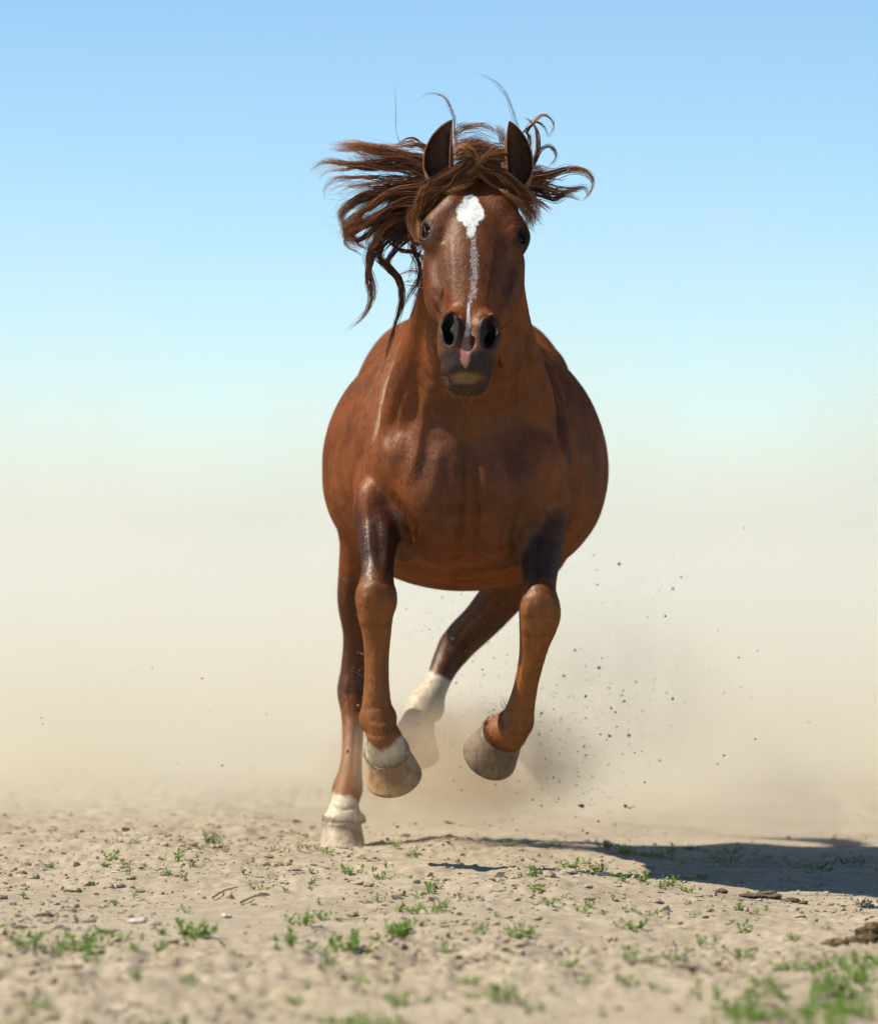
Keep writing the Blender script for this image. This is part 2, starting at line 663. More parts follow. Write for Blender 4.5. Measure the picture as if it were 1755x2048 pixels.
# off fore on the viewer's right: folded, hoof tucked inwards
leg([(1072, 985, -0.70, 0.090), (1080, 1040, -0.82, 0.072), (1081, 1095, -0.89, 0.058), (1079, 1145, -0.94, 0.047), (1077, 1180, -0.97, 0.0455),
     (1078, 1212, -0.99, 0.052), (1077, 1243, -0.985, 0.052), (1070, 1278, -0.965, 0.042), (1063, 1315, -0.945, 0.035), (1053, 1362, -0.92, 0.032),
     (1044, 1402, -0.90, 0.035), (1035, 1437, -0.885, 0.041), (1028, 1456, -0.880, 0.041), (1020, 1464, -0.870, 0.047), (1007, 1469, -0.845, 0.054)])
HB.ell(W(1062, 1215, -1.0), (0.024, 0.03, 0.035), 0.02)
HB.ell(W(1096, 1225, -1.0), (0.027, 0.03, 0.040), 0.02)
HB.ell(W(1078, 1208, -1.02), (0.034, 0.02, 0.040), 0.02)
HB.ell(W(1030, 1437, -0.845), (0.034, 0.032, 0.034), 0.03)
HB.ell(W(1052, 1446, -0.885), (0.014, 0.02, 0.022), 0.02)
HB.chain([(W(1068, 1270, -0.91), 0.014), (W(1048, 1350, -0.875), 0.014), (W(1032, 1415, -0.85), 0.016)], 0.02)
# hind on the viewer's left: planted
leg([(765, 960, 0.30, 0.15), (745, 1030, 0.12, 0.105), (726, 1085, 0.10, 0.066), (716, 1130, 0.12, 0.055), (712, 1200, 0.165, 0.054),
     (714, 1270, 0.20, 0.041), (712, 1330, 0.225, 0.043), (707, 1385, 0.22, 0.045), (706, 1430, 0.185, 0.034), (705, 1480, 0.145, 0.030),
     (702, 1530, 0.10, 0.031), (696, 1575, 0.06, 0.041), (690, 1605, 0.02, 0.040), (687, 1630, -0.005, 0.047), (685, 1648, -0.015, 0.052)])
HB.ell(W(700, 1385, 0.255), (0.028, 0.04, 0.05), 0.03)
HB.ell(W(692, 1582, 0.085), (0.035, 0.03, 0.03), 0.03)
HB.ell(W(688, 1640, 0.0), (0.063, 0.055, 0.022), 0.02)
# hind on the viewer's right: swinging under the belly
leg([(1075, 985, 0.30, 0.15), (1060, 1090, 0.15, 0.11), (1015, 1175, 0.22, 0.070), (968, 1235, 0.32, 0.058), (925, 1278, 0.40, 0.054),
     (900, 1312, 0.40, 0.046), (882, 1347, 0.37, 0.038), (868, 1378, 0.34, 0.038), (848, 1412, 0.31, 0.050), (836, 1438, 0.28, 0.047),
     (832, 1456, 0.270, 0.049)])
HB.ell(W(905, 1300, 0.46), (0.035, 0.05, 0.05), 0.04)
HB.ell(W(862, 1420, 0.345), (0.035, 0.035, 0.035), 0.03)
# elbow folds
HB.ell(W(805, 1085, -0.74), (0.03, 0.08, 0.05), 0.06)
HB.ell(W(1030, 1090, -0.74), (0.03, 0.08, 0.05), 0.06)
hv, hf = HB.skin((-0.36, -1.62, 0.06), (0.52, 0.80, 1.86), 0.008)
hv = HB.project(hv, 2)
BVH = BVHTree.FromPolygons(hv.tolist(), hf.tolist())
hv, hf = quad_split(hv, hf)
hv = HB.project(hv, 2, 0.004)
_, hg = HB.grad(hv)
hn = hg / np.maximum(np.linalg.norm(hg, axis=1, keepdims=True), 1e-6)

# ---- sculpting strokes: ridges (+) and grooves (-) in millimetres, laid along lines on the front of the body
STROKES = [
    # neck cords, shoulder edges
    ([(1034, 585), (1044, 690), (1052, 760), (1070, 840)], 5, 6.0, -1.6, -0.7), ([(1048, 640), (1060, 720), (1070, 790)], 6, -5.1, -1.6, -0.7),
    ([(1072, 690), (1108, 790), (1130, 880), (1132, 930), (1116, 1000)], 8, 8.5, -1.2, -0.5), ([(1062, 720), (1095, 810), (1112, 890), (1110, 950)], 9, -8.5, -1.2, -0.5),
    ([(812, 690), (772, 770), (752, 860), (742, 950)], 10, 4.5, -1.2, -0.4), ([(838, 720), (800, 790), (778, 870), (768, 950)], 10, -6.8, -1.2, -0.5),
    ([(860, 760), (850, 830), (838, 900), (820, 970)], 12, 16.1, -1.2, -0.7),
    # breast
    ([(880, 880), (870, 960), (850, 1030)], 14, 7.6, -1.3, -0.7),
    ([(1000, 880), (1015, 960), (1030, 1020)], 14, 7.6, -1.3, -0.7),
    ([(785, 985), (808, 1030), (818, 1075), (806, 1112)], 7, -8.0, -1.2, -0.5), ([(1060, 990), (1036, 1035), (1026, 1075), (1036, 1112)], 7, -8.0, -1.2, -0.5),
    ([(815, 1030), (832, 1060), (836, 1095)], 5, -4.0, -1.2, -0.5), ([(1018, 1040), (1005, 1066), (1002, 1095)], 5, -4.0, -1.2, -0.5),
    ([(840, 1098), (890, 1118), (940, 1122), (1000, 1106)], 6, -5.0, -1.2, -0.5), ([(800, 1130), (880, 1150), (960, 1152), (1030, 1135)], 9, -5.0, -0.7, 0.1),
    ([(850, 1010), (900, 1030), (950, 1030), (1000, 1010)], 14, -5.7, -1.2, -0.6),
    # forearms and knees
    ([(733, 995), (735, 1070), (742, 1135)], 7, 4.0, -1.2, -0.7), ([(752, 1020), (757, 1080), (760, 1140)], 8, -3.5, -1.2, -0.7), ([(776, 1040), (774, 1100), (772, 1150)], 6, 3.5, -1.2, -0.7),
    ([(712, 1168), (750, 1160), (792, 1170)], 6, -3.0, -1.2, -0.7), ([(715, 1212), (752, 1218), (790, 1210)], 4, -2.5, -1.2, -0.7),
    ([(718, 1250), (752, 1262), (788, 1248)], 6, -4.0, -1.2, -0.7), ([(732, 1185), (730, 1220)], 6, 3.0, -1.2, -0.7), ([(774, 1185), (776, 1225)], 6, 3.0, -1.2, -0.7),
    ([(771, 1285), (772, 1350), (776, 1405)], 4, -4.0, -1.2, -0.7), ([(734, 1285), (735, 1350), (731, 1405)], 4, -3.0, -1.2, -0.7), ([(752, 1270), (752, 1400)], 6, 3.0, -1.2, -0.7),
    ([(720, 1462), (756, 1472), (794, 1458)], 5, -2.6, -1.2, -0.7), ([(726, 1420), (755, 1412), (786, 1418)], 7, -1.8, -1.2, -0.7), ([(735, 1446), (758, 1456), (780, 1446)], 4, 2.5, -1.2, -0.7),
    ([(1100, 1030), (1104, 1100), (1098, 1160)], 7, 4.0, -1.2, -0.7), ([(1078, 1040), (1076, 1100), (1076, 1160)], 6, -5.0, -1.2, -0.7), ([(1056, 1060), (1056, 1110), (1058, 1160)], 6, 3.0, -1.2, -0.7),
    ([(1040, 1188), (1076, 1180), (1112, 1192)], 6, -3.0, -1.2, -0.7), ([(1038, 1232), (1074, 1238), (1116, 1230)], 4, -2.5, -1.2, -0.7), ([(1038, 1266), (1070, 1280), (1106, 1270)], 6, -4.0, -1.2, -0.7),
    ([(1056, 1205), (1052, 1240)], 6, 3.0, -1.2, -0.7), ([(1100, 1210), (1100, 1245)], 6, 3.0, -1.2, -0.7),
    ([(1042, 1300), (1036, 1350), (1024, 1400)], 4, -4.0, -1.2, -0.7), ([(1084, 1300), (1072, 1360), (1062, 1405)], 4, -3.0, -1.2, -0.7), ([(1066, 1290), (1048, 1400)], 6, 3.0, -1.2, -0.7),
    ([(1004, 1462), (1030, 1474), (1058, 1468)], 4, -5.0, -1.2, -0.6), ([(1010, 1420), (1036, 1418), (1064, 1426)], 5, -3.0, -1.2, -0.6),
    # hind legs
    ([(700, 1120), (694, 1200), (702, 1280)], 6, 4.0, -0.2, 0.5), ([(712, 1130), (708, 1210), (712, 1290)], 6, -5.0, -0.2, 0.5), ([(694, 1350), (690, 1390), (698, 1430)], 5, 4.0, -0.2, 0.5),
    ([(712, 1440), (708, 1500), (704, 1560)], 4, -4.0, -0.3, 0.5), ([(662, 1612), (690, 1620), (722, 1610)], 4, -4.0, -0.3, 0.5),
    ([(985, 1200), (930, 1250), (890, 1310)], 7, -5.0, 0.0, 0.7), ([(1000, 1230), (950, 1280), (910, 1330)], 6, 4.0, 0.0, 0.7), ([(820, 1440), (850, 1450), (868, 1440)], 4, -4.0, 0.0, 0.7),
    # face: nasal edges, cheek blade, veins, brow wrinkles, nostril and lip folds
    ([(902, 470), (908, 550), (902, 630)], 7, 2.2, -2, -1.2), ([(988, 480), (980, 550), (972, 630)], 7, 2.2, -2, -1.2),
    ([(1030, 555), (1016, 610), (1000, 655)], 5, 3.0, -2, -1.1), ([(1012, 560), (1000, 610), (990, 650)], 5, -2.5, -2, -1.1),
    ([(866, 575), (876, 600), (880, 640)], 5, -3.5, -2, -1.1), ([(856, 570), (866, 610), (872, 650)], 4, 2.5, -2, -1.1),
    ([(884, 560), (892, 590), (888, 620), (894, 645)], 3, 2.0, -2, -1.2), ([(995, 555), (988, 600), (978, 640)], 3, 2.0, -2, -1.2),
    ([(1008, 452), (1028, 440), (1046, 444)], 2.2, -2.2, -2, -1.1), ([(1004, 460), (1026, 447), (1046, 452)], 2.2, -2.2, -2, -1.1), ([(846, 448), (862, 440), (878, 452)], 2.2, -2.0, -2, -1.1),
    ([(880, 452), (886, 470), (880, 490)], 8, -3.5, -2, -1.1), ([(1008, 468), (1002, 488), (1010, 505)], 8, -3.5, -2, -1.1),
    ([(880, 722), (890, 736), (886, 752)], 2.5, -2.5, -2, -1.2), ([(984, 722), (976, 738), (980, 752)], 2.5, -2.5, -2, -1.2), ([(905, 738), (932, 744), (960, 738)], 5, -2.0, -2, -1.2),
]
qx = 877.5 + hv[:, 0] * FPX / (CAM_D + hv[:, 1])
qy = 1024 - (hv[:, 2] - CAM_H) * FPX / (CAM_D + hv[:, 1])
disp = np.zeros(len(hv))
for pts, w, amp, ya, yb in STROKES:
    A = np.array(pts, float)
    lo2, hi2 = A.min(0) - 3 * w, A.max(0) + 3 * w
    ix = np.nonzero((qx > lo2[0]) & (qx < hi2[0]) & (qy > lo2[1]) & (qy < hi2[1]) & (hv[:, 1] > ya) & (hv[:, 1] < yb) & (hn[:, 1] < 0.25))[0]
    best = np.full(len(ix), 1e3)
    fade = np.ones(len(ix))
    L = np.append(0, np.cumsum(np.linalg.norm(np.diff(A, axis=0), axis=1)))
    for k in range(len(A) - 1):
        d = A[k + 1] - A[k]
        t = np.clip(((qx[ix] - A[k, 0]) * d[0] + (qy[ix] - A[k, 1]) * d[1]) / (d @ d), 0, 1)
        r = np.hypot(qx[ix] - A[k, 0] - t * d[0], qy[ix] - A[k, 1] - t * d[1])
        m_ = r < best
        best = np.where(m_, r, best)
        u = (L[k] + t * (L[k + 1] - L[k])) / L[-1]
        fade = np.where(m_, np.clip(np.minimum(u, 1 - u) * 4, 0, 1), fade)
    disp[ix] += amp * 0.001 * np.exp(-(best / w) ** 2) * fade * np.clip(0.35 - hn[ix, 1] * 1.3, 0, 1)
# ribs showing faintly through the flank
rib = np.sin((hv[:, 1] * 1.0 + 0.28 * hv[:, 2]) * 6.283 / 0.062 + 1.2 * noise3(hv, 3.0))
ribm = smooth01(0.22, 0.34, np.abs(hv[:, 0] - XC + 0.008)) * smooth01(-0.55, -0.40, hv[:, 1]) * (1 - smooth01(0.02, 0.20, hv[:, 1])) * smooth01(0.80, 0.92, hv[:, 2]) * (1 - smooth01(1.18, 1.34, hv[:, 2]))
disp += 0.00035 * rib * ribm
# soft unevenness of muscle under skin
trunkm = smooth01(0.75, 0.9, hv[:, 2]) * (hv[:, 1] > -1.1)
disp += trunkm * (0.0045 * noise3(hv, 5.5) + 0.0018 * noise3(hv, 14))
hv = hv + hn * disp[:, None]

# ---- coat markings as vertex data (the chest's painted shade, and where the hair itself is white, pink, grey, orange or liver)
ppx = 877.5 + hv[:, 0] * FPX / (CAM_D + hv[:, 1])
ppy = 1024 - (hv[:, 2] - CAM_H) * FPX / (CAM_D + hv[:, 1])
hl = (hv - H0) @ HF.T / np.array([1, TS, 1])
n1 = noise3(hv, 60)
n2 = noise3(hv, 150)
head = (hv[:, 1] < -1.17) & (hl[:, 1] > -0.06)
face = head & (hl[:, 2] > -0.05) & ((hn @ Hn) > 0.05)
mw = np.zeros(len(hv))


def blob(cx, cy, rx, ry, soft, pw=2.0):
    d = (np.abs((ppx - cx) / rx) ** pw + np.abs((ppy - cy) / ry) ** pw) ** (1 / pw)
    return 1 - smooth01(1 - soft, 1 + soft, d + 0.10 * n1 + 0.08 * n2)


mw = np.maximum(mw, blob(940, 424, 30, 34, 0.22, 1.35) * face)
mw = np.maximum(mw, blob(942, 455, 9, 22, 0.6) * face * 0.9)


def stripe(pts, soft):
    best = np.full(len(hv), 9.0)
    for (x0, y0, w0), (x1, y1, w1) in zip(pts[:-1], pts[1:]):
        dx, dy = x1 - x0, y1 - y0
        t = np.clip(((ppx - x0) * dx + (ppy - y0) * dy) / (dx * dx + dy * dy), 0, 1)
        d = np.hypot(ppx - x0 - t * dx, ppy - y0 - t * dy) / (w0 + (w1 - w0) * t)
        best = np.minimum(best, d)
    return 1 - smooth01(1 - soft, 1 + soft, best + 0.14 * n1 + 0.12 * n2)


mw = np.maximum(mw, stripe([(942, 460, 8), (947, 490, 9), (949, 540, 10), (945, 585, 9), (937, 612, 5)], 0.8) * face * 0.42)
mw = np.maximum(mw, stripe([(937, 608, 2.5), (935, 655, 4.5), (934, 668, 6)], 0.5) * face * 0.85)
pink = stripe([(934, 662, 4), (933, 680, 7), (931, 700, 9), (929, 718, 9), (931, 735, 2)], 0.22) * face
# socks
isA = (ppx < 850) & (hv[:, 1] < -0.85) & (hv[:, 2] < 0.5)
isC = (ppx < 770) & (hv[:, 1] > -0.3) & (hv[:, 2] < 0.6)
isD = (ppx > 770) & (hv[:, 1] > 0.2) & (hv[:, 2] < 0.62)
isB = (ppx > 900) & (hv[:, 1] < -0.6) & (hv[:, 2] < 0.5)
mw = np.maximum(mw, isC * smooth01(1578, 1614, ppy + 6 * n1 - 0.5 * (ppx - 690) * 0.5))
mw = np.maximum(mw, isD * smooth01(-14, 14, (ppx - 883) * -0.45 + (ppy - 1353) * 0.9 + 3 * n1))
arcA = 1498 - 0.020 * (ppx - 768) ** 2 - 0.15 * (ppx - 768)
mw = np.maximum(mw, isA * smooth01(-16, 14, ppy - arcA + 4 * n1 + 2 * n2))
# grey skin on muzzle and round the eyes
gr = smooth01(0.425, 0.47, hl[:, 1] + 0.012 * n1 + 0.10 * (-hl[:, 2] - 0.03)) * head
dn = np.minimum(*[np.linalg.norm((hl - np.array([s * 0.046, 0.470, 0.0])) / np.array([0.9, 1.25, 1.6]), axis=1) for s in (-1, 1)])
gr = np.maximum(gr * 0.55, (1 - smooth01(0.028, 0.046, dn + 0.004 * n1)) * head)
gr = np.maximum(gr, smooth01(0.50, 0.525, hl[:, 1] + 0.006 * n1) * head * 0.9)
de = np.minimum(*[np.linalg.norm((hl - np.array([s * 0.1195 - (0.007 if s < 0 else 0), 0.177, 0.002])) / np.array([1, 1.35, 1.2]), axis=1) for s in (-1, 1)])
gr = np.maximum(gr, (1 - smooth01(0.014, 0.036, de)) * head * 0.85)
tan = blob(930, 757, 34, 12, 0.5) * head * (hl[:, 2] > -0.075)
gr = gr * (1 - 0.75 * tan) * (1 - pink)
# orange lower legs, liver-dark forearms and hind legs; shade painted on the chest front
lowF = (hv[:, 1] < -0.75)
orange = lowF * (1 - smooth01(0.70, 0.80, hv[:, 2] + 0.02 * n1))
orange = np.maximum(orange, (hv[:, 1] > -0.3) * (1 - smooth01(0.28, 0.42, hv[:, 2] + 0.03 * n1)) * 0.8)
orange = np.maximum(orange, (isA | isC | isD) * np.clip(mw, 0, 1))
orange = np.maximum(orange, head * smooth01(0.36, 0.44, hl[:, 1]) * 0.35)
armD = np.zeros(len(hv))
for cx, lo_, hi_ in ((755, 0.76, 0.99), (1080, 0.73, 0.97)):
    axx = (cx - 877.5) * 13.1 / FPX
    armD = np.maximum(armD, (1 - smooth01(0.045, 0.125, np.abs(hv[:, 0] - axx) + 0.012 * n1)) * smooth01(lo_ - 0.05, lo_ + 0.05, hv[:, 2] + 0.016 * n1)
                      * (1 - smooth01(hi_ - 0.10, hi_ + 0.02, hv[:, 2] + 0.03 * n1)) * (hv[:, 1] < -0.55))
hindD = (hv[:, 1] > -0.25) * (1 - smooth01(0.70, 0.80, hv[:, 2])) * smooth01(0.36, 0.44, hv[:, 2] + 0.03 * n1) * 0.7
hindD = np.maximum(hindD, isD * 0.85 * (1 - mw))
liver_shade = np.clip(np.maximum(armD, hindD), 0, 1)
chest_shade = smooth01(0.82, 0.95, -hv[:, 1]) * smooth01(0.82, 0.92, hv[:, 2]) * (1 - smooth01(1.22, 1.5, hv[:, 2])) * (1 - smooth01(0.10, 0.24, np.abs(hv[:, 0] - XC - 0.03) + 0.03 * noise3(hv, 7))) * (~head)  # chest front shade painted into the coat colour, using the liver tone
liver_shade = np.maximum(liver_shade, chest_shade * np.clip(0.30 + 0.20 * noise3(hv, 9), 0, 0.6))
liver_shade = np.maximum(liver_shade, head * (1 - smooth01(0.30, 0.42, hl[:, 1])) * 0.40)

root = empty('horse', (XC, -0.1, 0.0), label='chestnut horse with a white star galloping towards the viewer', category='horse')
HO = np.array([XC, -0.1, 0.0])
bm_me = mesh_np('body', hv - HO, hf)
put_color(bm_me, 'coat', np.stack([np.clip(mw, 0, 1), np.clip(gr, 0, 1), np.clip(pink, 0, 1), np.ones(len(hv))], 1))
put_color(bm_me, 'coat2', np.stack([np.clip(orange, 0, 1), liver_shade, np.clip(tan, 0, 1), np.ones(len(hv))], 1))


def mat_coat():
    m = NT('horse_coat')
    co = m.coords()
    _, white, grey, pinkm, _ = m.attr('coat')
    _, orng, liv_shade, tanm, lum = m.attr('coat2')
    nb = m.noise(co, 9, 4, 0.6)
    nm = m.noise(co, 38, 4, 0.6)
    hair = m.noise(m.coords(scale=(1, 1, 0.28)), 260, 3, 0.7)
    streak = m.noise(m.coords(scale=(1, 1, 0.18)), 48, 4, 0.65)
    c = m.mix(m.ramp(nb, 0.32, 0.68), (0.100, 0.0228, 0.0036), (0.182, 0.0455, 0.0072))
    c = m.mix(m.math('MULTIPLY', m.ramp(nm, 0.35, 0.75), 0.35), c, (0.25, 0.070, 0.0115))
    c = m.mix(liv_shade, c, (0.040, 0.0135, 0.0060))
    c = m.mix(orng, c, m.mix(nm, (0.165, 0.052, 0.0105), (0.27, 0.094, 0.021)))
    c = m.mix(tanm, c, (0.20, 0.13, 0.06))
    c = m.mix(grey, c, m.mix(nm, (0.013, 0.012, 0.012), (0.036, 0.033, 0.030)))
    c = m.mix(pinkm, c, (0.40, 0.17, 0.13))
    wf = m.ramp(m.math('ADD', white, m.math('MULTIPLY', m.math('SUBTRACT', hair, 0.5), 0.6)), 0.20, 0.80)
    c = m.mix(wf, c, m.mix(orng, m.mix(nm, (0.74, 0.70, 0.64), (0.85, 0.83, 0.79)), m.mix(m.noise(co, 24, 4, 0.65), (0.36, 0.27, 0.15), (0.66, 0.58, 0.44))))
    c = m.mix(0.75, c, m.mix(hair, (0.62, 0.62, 0.62), (1.36, 1.36, 1.36)), 'MULTIPLY')
    c = m.mix(0.55, c, m.mix(m.ramp(streak, 0.25, 0.75), (0.75, 0.75, 0.75), (1.22, 1.22, 1.22)), 'MULTIPLY')
    c = m.mix(1.0, c, m.mix(m.math('MULTIPLY', lum, 0.5), (0, 0, 0), (2, 2, 2)), 'MULTIPLY')
    h2 = m.noise(m.coords(scale=(1, 1, 0.4)), 110, 3, 0.6)
    nrm = m.bump(hair, 0.35, 0.0018, m.bump(h2, 0.28, 0.004, m.bump(nm, 0.12, 0.012)))
    df = m.n('BsdfDiffuse')
    m.l(c, df.inputs['Color'])
    m.l(nrm, df.inputs['Normal'])
    gl = m.n('BsdfGlossy')
    gl.inputs['Color'].default_value = (1.0, 0.86, 0.72, 1)
    m.l(m.math('SUBTRACT', m.math('ADD', 0.40, m.math('MULTIPLY', nm, 0.18)), m.math('MULTIPLY', m.math('POWER', liv_shade, 3.0), 0.10)), gl.inputs['Roughness'])
    m.l(nrm, gl.inputs['Normal'])
    lw = m.n('LayerWeight')
    lw.inputs['Blend'].default_value = 0.30
    m.l(nrm, lw.inputs['Normal'])
    fac = m.math('ADD', m.math('ADD', 0.036, m.math('MULTIPLY', lw.outputs['Facing'], 0.012)), m.math('MULTIPLY', m.math('ADD', m.math('POWER', liv_shade, 3.0), m.math('MULTIPLY', grey, -3.0)), 0.007))
    mx = m.n('MixShader')
    m.l(fac, mx.inputs[0])
    m.l(df.outputs[0], mx.inputs[1])
    m.l(gl.outputs[0], mx.inputs[2])
    m.l(mx.outputs[0], m.out.inputs['Surface'])
    return m.m


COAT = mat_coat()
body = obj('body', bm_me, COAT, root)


# ---- the short coat: one thin blade per tuft of hair, lying along the lie of the coat
def short_coat():
    rgc = np.random.default_rng(33)
    a, b, c, d = [hv[hf[:, i]] for i in range(4)]
    area = 0.5 * (np.linalg.norm(np.cross(b - a, c - a), axis=1) + np.linalg.norm(np.cross(c - a, d - a), axis=1))
    fn = hn[hf[:, 0]]
    wgt = area * np.where(fn[:, 1] > 0.45, 0.12, 1.0) * np.where(a[:, 1] > 0.3, 0.6, 1.0)
    fl = (a - H0) @ HF.T
    wgt = wgt * np.where((a[:, 1] < -1.2) & (fl[:, 1] > 0.0), 1.8, 1.0)
    ne = 1 - smooth01(0.44, 0.50, fl[:, 1] / TS) * (a[:, 1] < -1.2)          # bare skin on the muzzle
    dee = np.minimum(*[np.linalg.norm(a - e, axis=1) for e in EYE_C])
    wgt = wgt * ne * (dee > 0.034)
    N = 330000
    f = rgc.choice(len(hf), N, p=wgt / wgt.sum())
    u, v = rgc.random(N)[:, None], rgc.random(N)[:, None]
    q = hf[f]
    p = (hv[q[:, 0]] * (1 - u) + hv[q[:, 1]] * u) * (1 - v) + (hv[q[:, 3]] * (1 - u) + hv[q[:, 2]] * u) * v
    nn = hn[q[:, 0]]
    flow = np.tile(np.array([0.0, 0.35, -1.0]), (N, 1))
    hd = (p[:, 1] < -1.2) & (((p - H0) @ HF.T)[:, 1] > -0.02)
    flow[hd] = Ha
    flow[:, 0] += 0.5 * np.sign(p[:, 0] - XC) * (~hd)
    flow += rgc.normal(0, 0.22, (N, 3))
    flow -= nn * (flow * nn).sum(1, keepdims=True)
    flow /= np.maximum(np.linalg.norm(flow, axis=1, keepdims=True), 1e-6)
    side = np.cross(flow, nn) + nn * rgc.normal(0, 0.17, (N, 1))
    side /= np.linalg.norm(side, axis=1, keepdims=True)
    L = rgc.uniform(0.006, 0.0125, N)[:, None] * np.where(hd, 0.75, 1.0)[:, None]
    w = rgc.uniform(0.0005, 0.0009, N)[:, None]
    base = p - nn * 0.0004
    lift = rgc.uniform(0.07, 0.19, N)[:, None]
    V = np.stack([base - side * w, base + side * w, base + flow * L + nn * L * lift], 1).reshape(-1, 3)
    F = np.arange(3 * N).reshape(-1, 3)
    me = mesh_np('coat_hair', V - HO, F)
    k = q[:, 0]
    t = rgc.random(N)
    wv = (np.clip(mw, 0, 1)[k] > 0.15 + 0.7 * t) * 1.0
    lum = np.exp(rgc.normal(0.0, 0.17, N))
    c1 = np.stack([wv, np.clip(gr, 0, 1)[k], np.clip(pink, 0, 1)[k], np.ones(N)], 1)
    c2 = np.stack([np.clip(orange, 0, 1)[k], np.clip(liver_shade, 0, 1)[k], np.clip(tan, 0, 1)[k], lum], 1)
    put_color(me, 'coat', np.repeat(c1, 3, 0))
    put_color(me, 'coat2', np.repeat(c2, 3, 0))
    obj('coat_hair', me, COAT, root, kind='stuff')


short_coat()
# ------------------------------------------------------------------ horse parts: hooves, eyes, ears, hair
def mat_hoof(name, ca, cb, cc):
    m = NT(name)
    co = m.coords()
    ring = m.noise(m.coords(scale=(1, 1, 14)), 6, 3, 0.6)
    vert = m.noise(m.coords(scale=(26, 26, 1)), 4, 3, 0.6)
    blotch = m.noise(co, 16, 4, 0.6)
    fine = m.noise(m.coords(scale=(60, 60, 3)), 6, 3, 0.65)
    c = m.mix(m.ramp(blotch, 0.38, 0.62), ca, cb)
    c = m.mix(m.math('MULTIPLY', m.ramp(vert, 0.45, 0.75), 0.6), c, cc)
    c = m.mix(m.math('MULTIPLY', m.ramp(fine, 0.5, 0.7), 0.28), c, (0.42, 0.31, 0.19))
    nrm = m.bump(ring, 0.25, 0.003, m.bump(fine, 0.25, 0.0015))
    m.principled(c, 0.52, nrm, Specular_IOR_Level=0.35)
    return m.m


HOOF_TAN = mat_hoof('hoof_horn_tan', (0.30, 0.155, 0.060), (0.46, 0.27, 0.125), (0.12, 0.09, 0.07))
HOOF_GREY = mat_hoof('hoof_horn_grey', (0.14, 0.095, 0.055), (0.26, 0.165, 0.08), (0.065, 0.05, 0.038))
HOOF_PALE = mat_hoof('hoof_horn_pale', (0.36, 0.26, 0.16), (0.56, 0.45, 0.31), (0.14, 0.10, 0.065))


def hoof(center, up, toe, mat, wid=0.068, hgt=0.078, cor=0.052, label=None, seed=0):
    """a flared hoof capsule: coronet ring, wall, bearing edge, concave sole; origin at the coronet centre"""
    up = unit(up)
    toe = unit(np.asarray(toe, float) - up * (np.asarray(toe, float) @ up))
    rt = np.cross(toe, up)
    rg = np.random.default_rng(seed)
    n = 40
    V, F = [], []
    prof = [(-0.004, 0.90, 0.0), (0.0, 1.0, 0.0), (0.12, 1.03, 0.12), (0.35, 1.12, 0.35), (0.6, 1.2, 0.6), (0.85, 1.28, 0.85), (0.97, 1.31, 0.97),
            (1.0, 1.27, 1.0), (0.99, 1.1, 0.99), (0.9, 0.85, 0.95), (0.84, 0.4, 0.9), (0.84, 0.0, 0.9)]
    jag = np.interp(np.arange(n), np.arange(0, n + 1, 4), np.append(rg.normal(0, 1, n // 4), 0))
    gain = wid / (cor * 1.31)
    for i, (d, w, sh) in enumerate(prof):
        for j in range(n):
            a = 2 * math.pi * j / n
            ca, sa = math.cos(a), math.sin(a)
            rr = cor * (1 + (w * gain - 1) * (1 if i > 1 else 0) if i > 1 else w)
            lx = rr * sa * (1.0 if ca > -0.2 else 1.0 + 0.10 * (ca + 0.2))
            ly = rr * ca * (1.06 if ca > 0 else 0.90) + sh * hgt * 0.42
            dz = -d * hgt * (1.0 if ca > 0 else 1 + 0.16 * ca)
            if 0.9 < d:
                dz += jag[j] * 0.0016
                lx *= 1 + jag[j] * 0.008
            V.append(lx * rt + ly * toe + dz * up)
    m = len(prof)
    for i in range(m - 1):
        for j in range(n):
            k = (j + 1) % n
            F.append((i * n + j, i * n + k, (i + 1) * n + k, (i + 1) * n + j))
    me = mesh_np('hoof', V, F)
    o = obj('hoof', me, mat, root)
    o.location = Vector(np.asarray(center, float) - HO)
    if label:
        o['label'] = label
    HOOVES.append((np.asarray(center, float), up, toe, rt, cor))
    return o


HOOVES = []
hoof(W(774, 1507, -0.962), (-0.20, -0.60, 0.76), (0.10, -0.9, -0.3), HOOF_TAN, 0.076, 0.067, 0.060, 'tan and grey lifted front hoof', 1)
hoof(W(1005, 1469, -0.845), (0.36, -0.64, 0.60), (-0.15, -0.9, -0.3), HOOF_GREY, 0.076, 0.072, 0.059, 'grey lifted front hoof tucked inwards', 2)
hoof(W(686, 1643, -0.012), (0.0, -0.02, 1.0), (-0.05, -1, 0), HOOF_PALE, 0.066, 0.074, 0.060, 'pale hind hoof planted on the ground', 3)
hoof(W(832, 1458, 0.268), (0.0, -0.55, 0.75), (0.1, -0.9, -0.3), HOOF_GREY, 0.064, 0.074, 0.052, 'dark hind hoof half hidden in dust', 4)

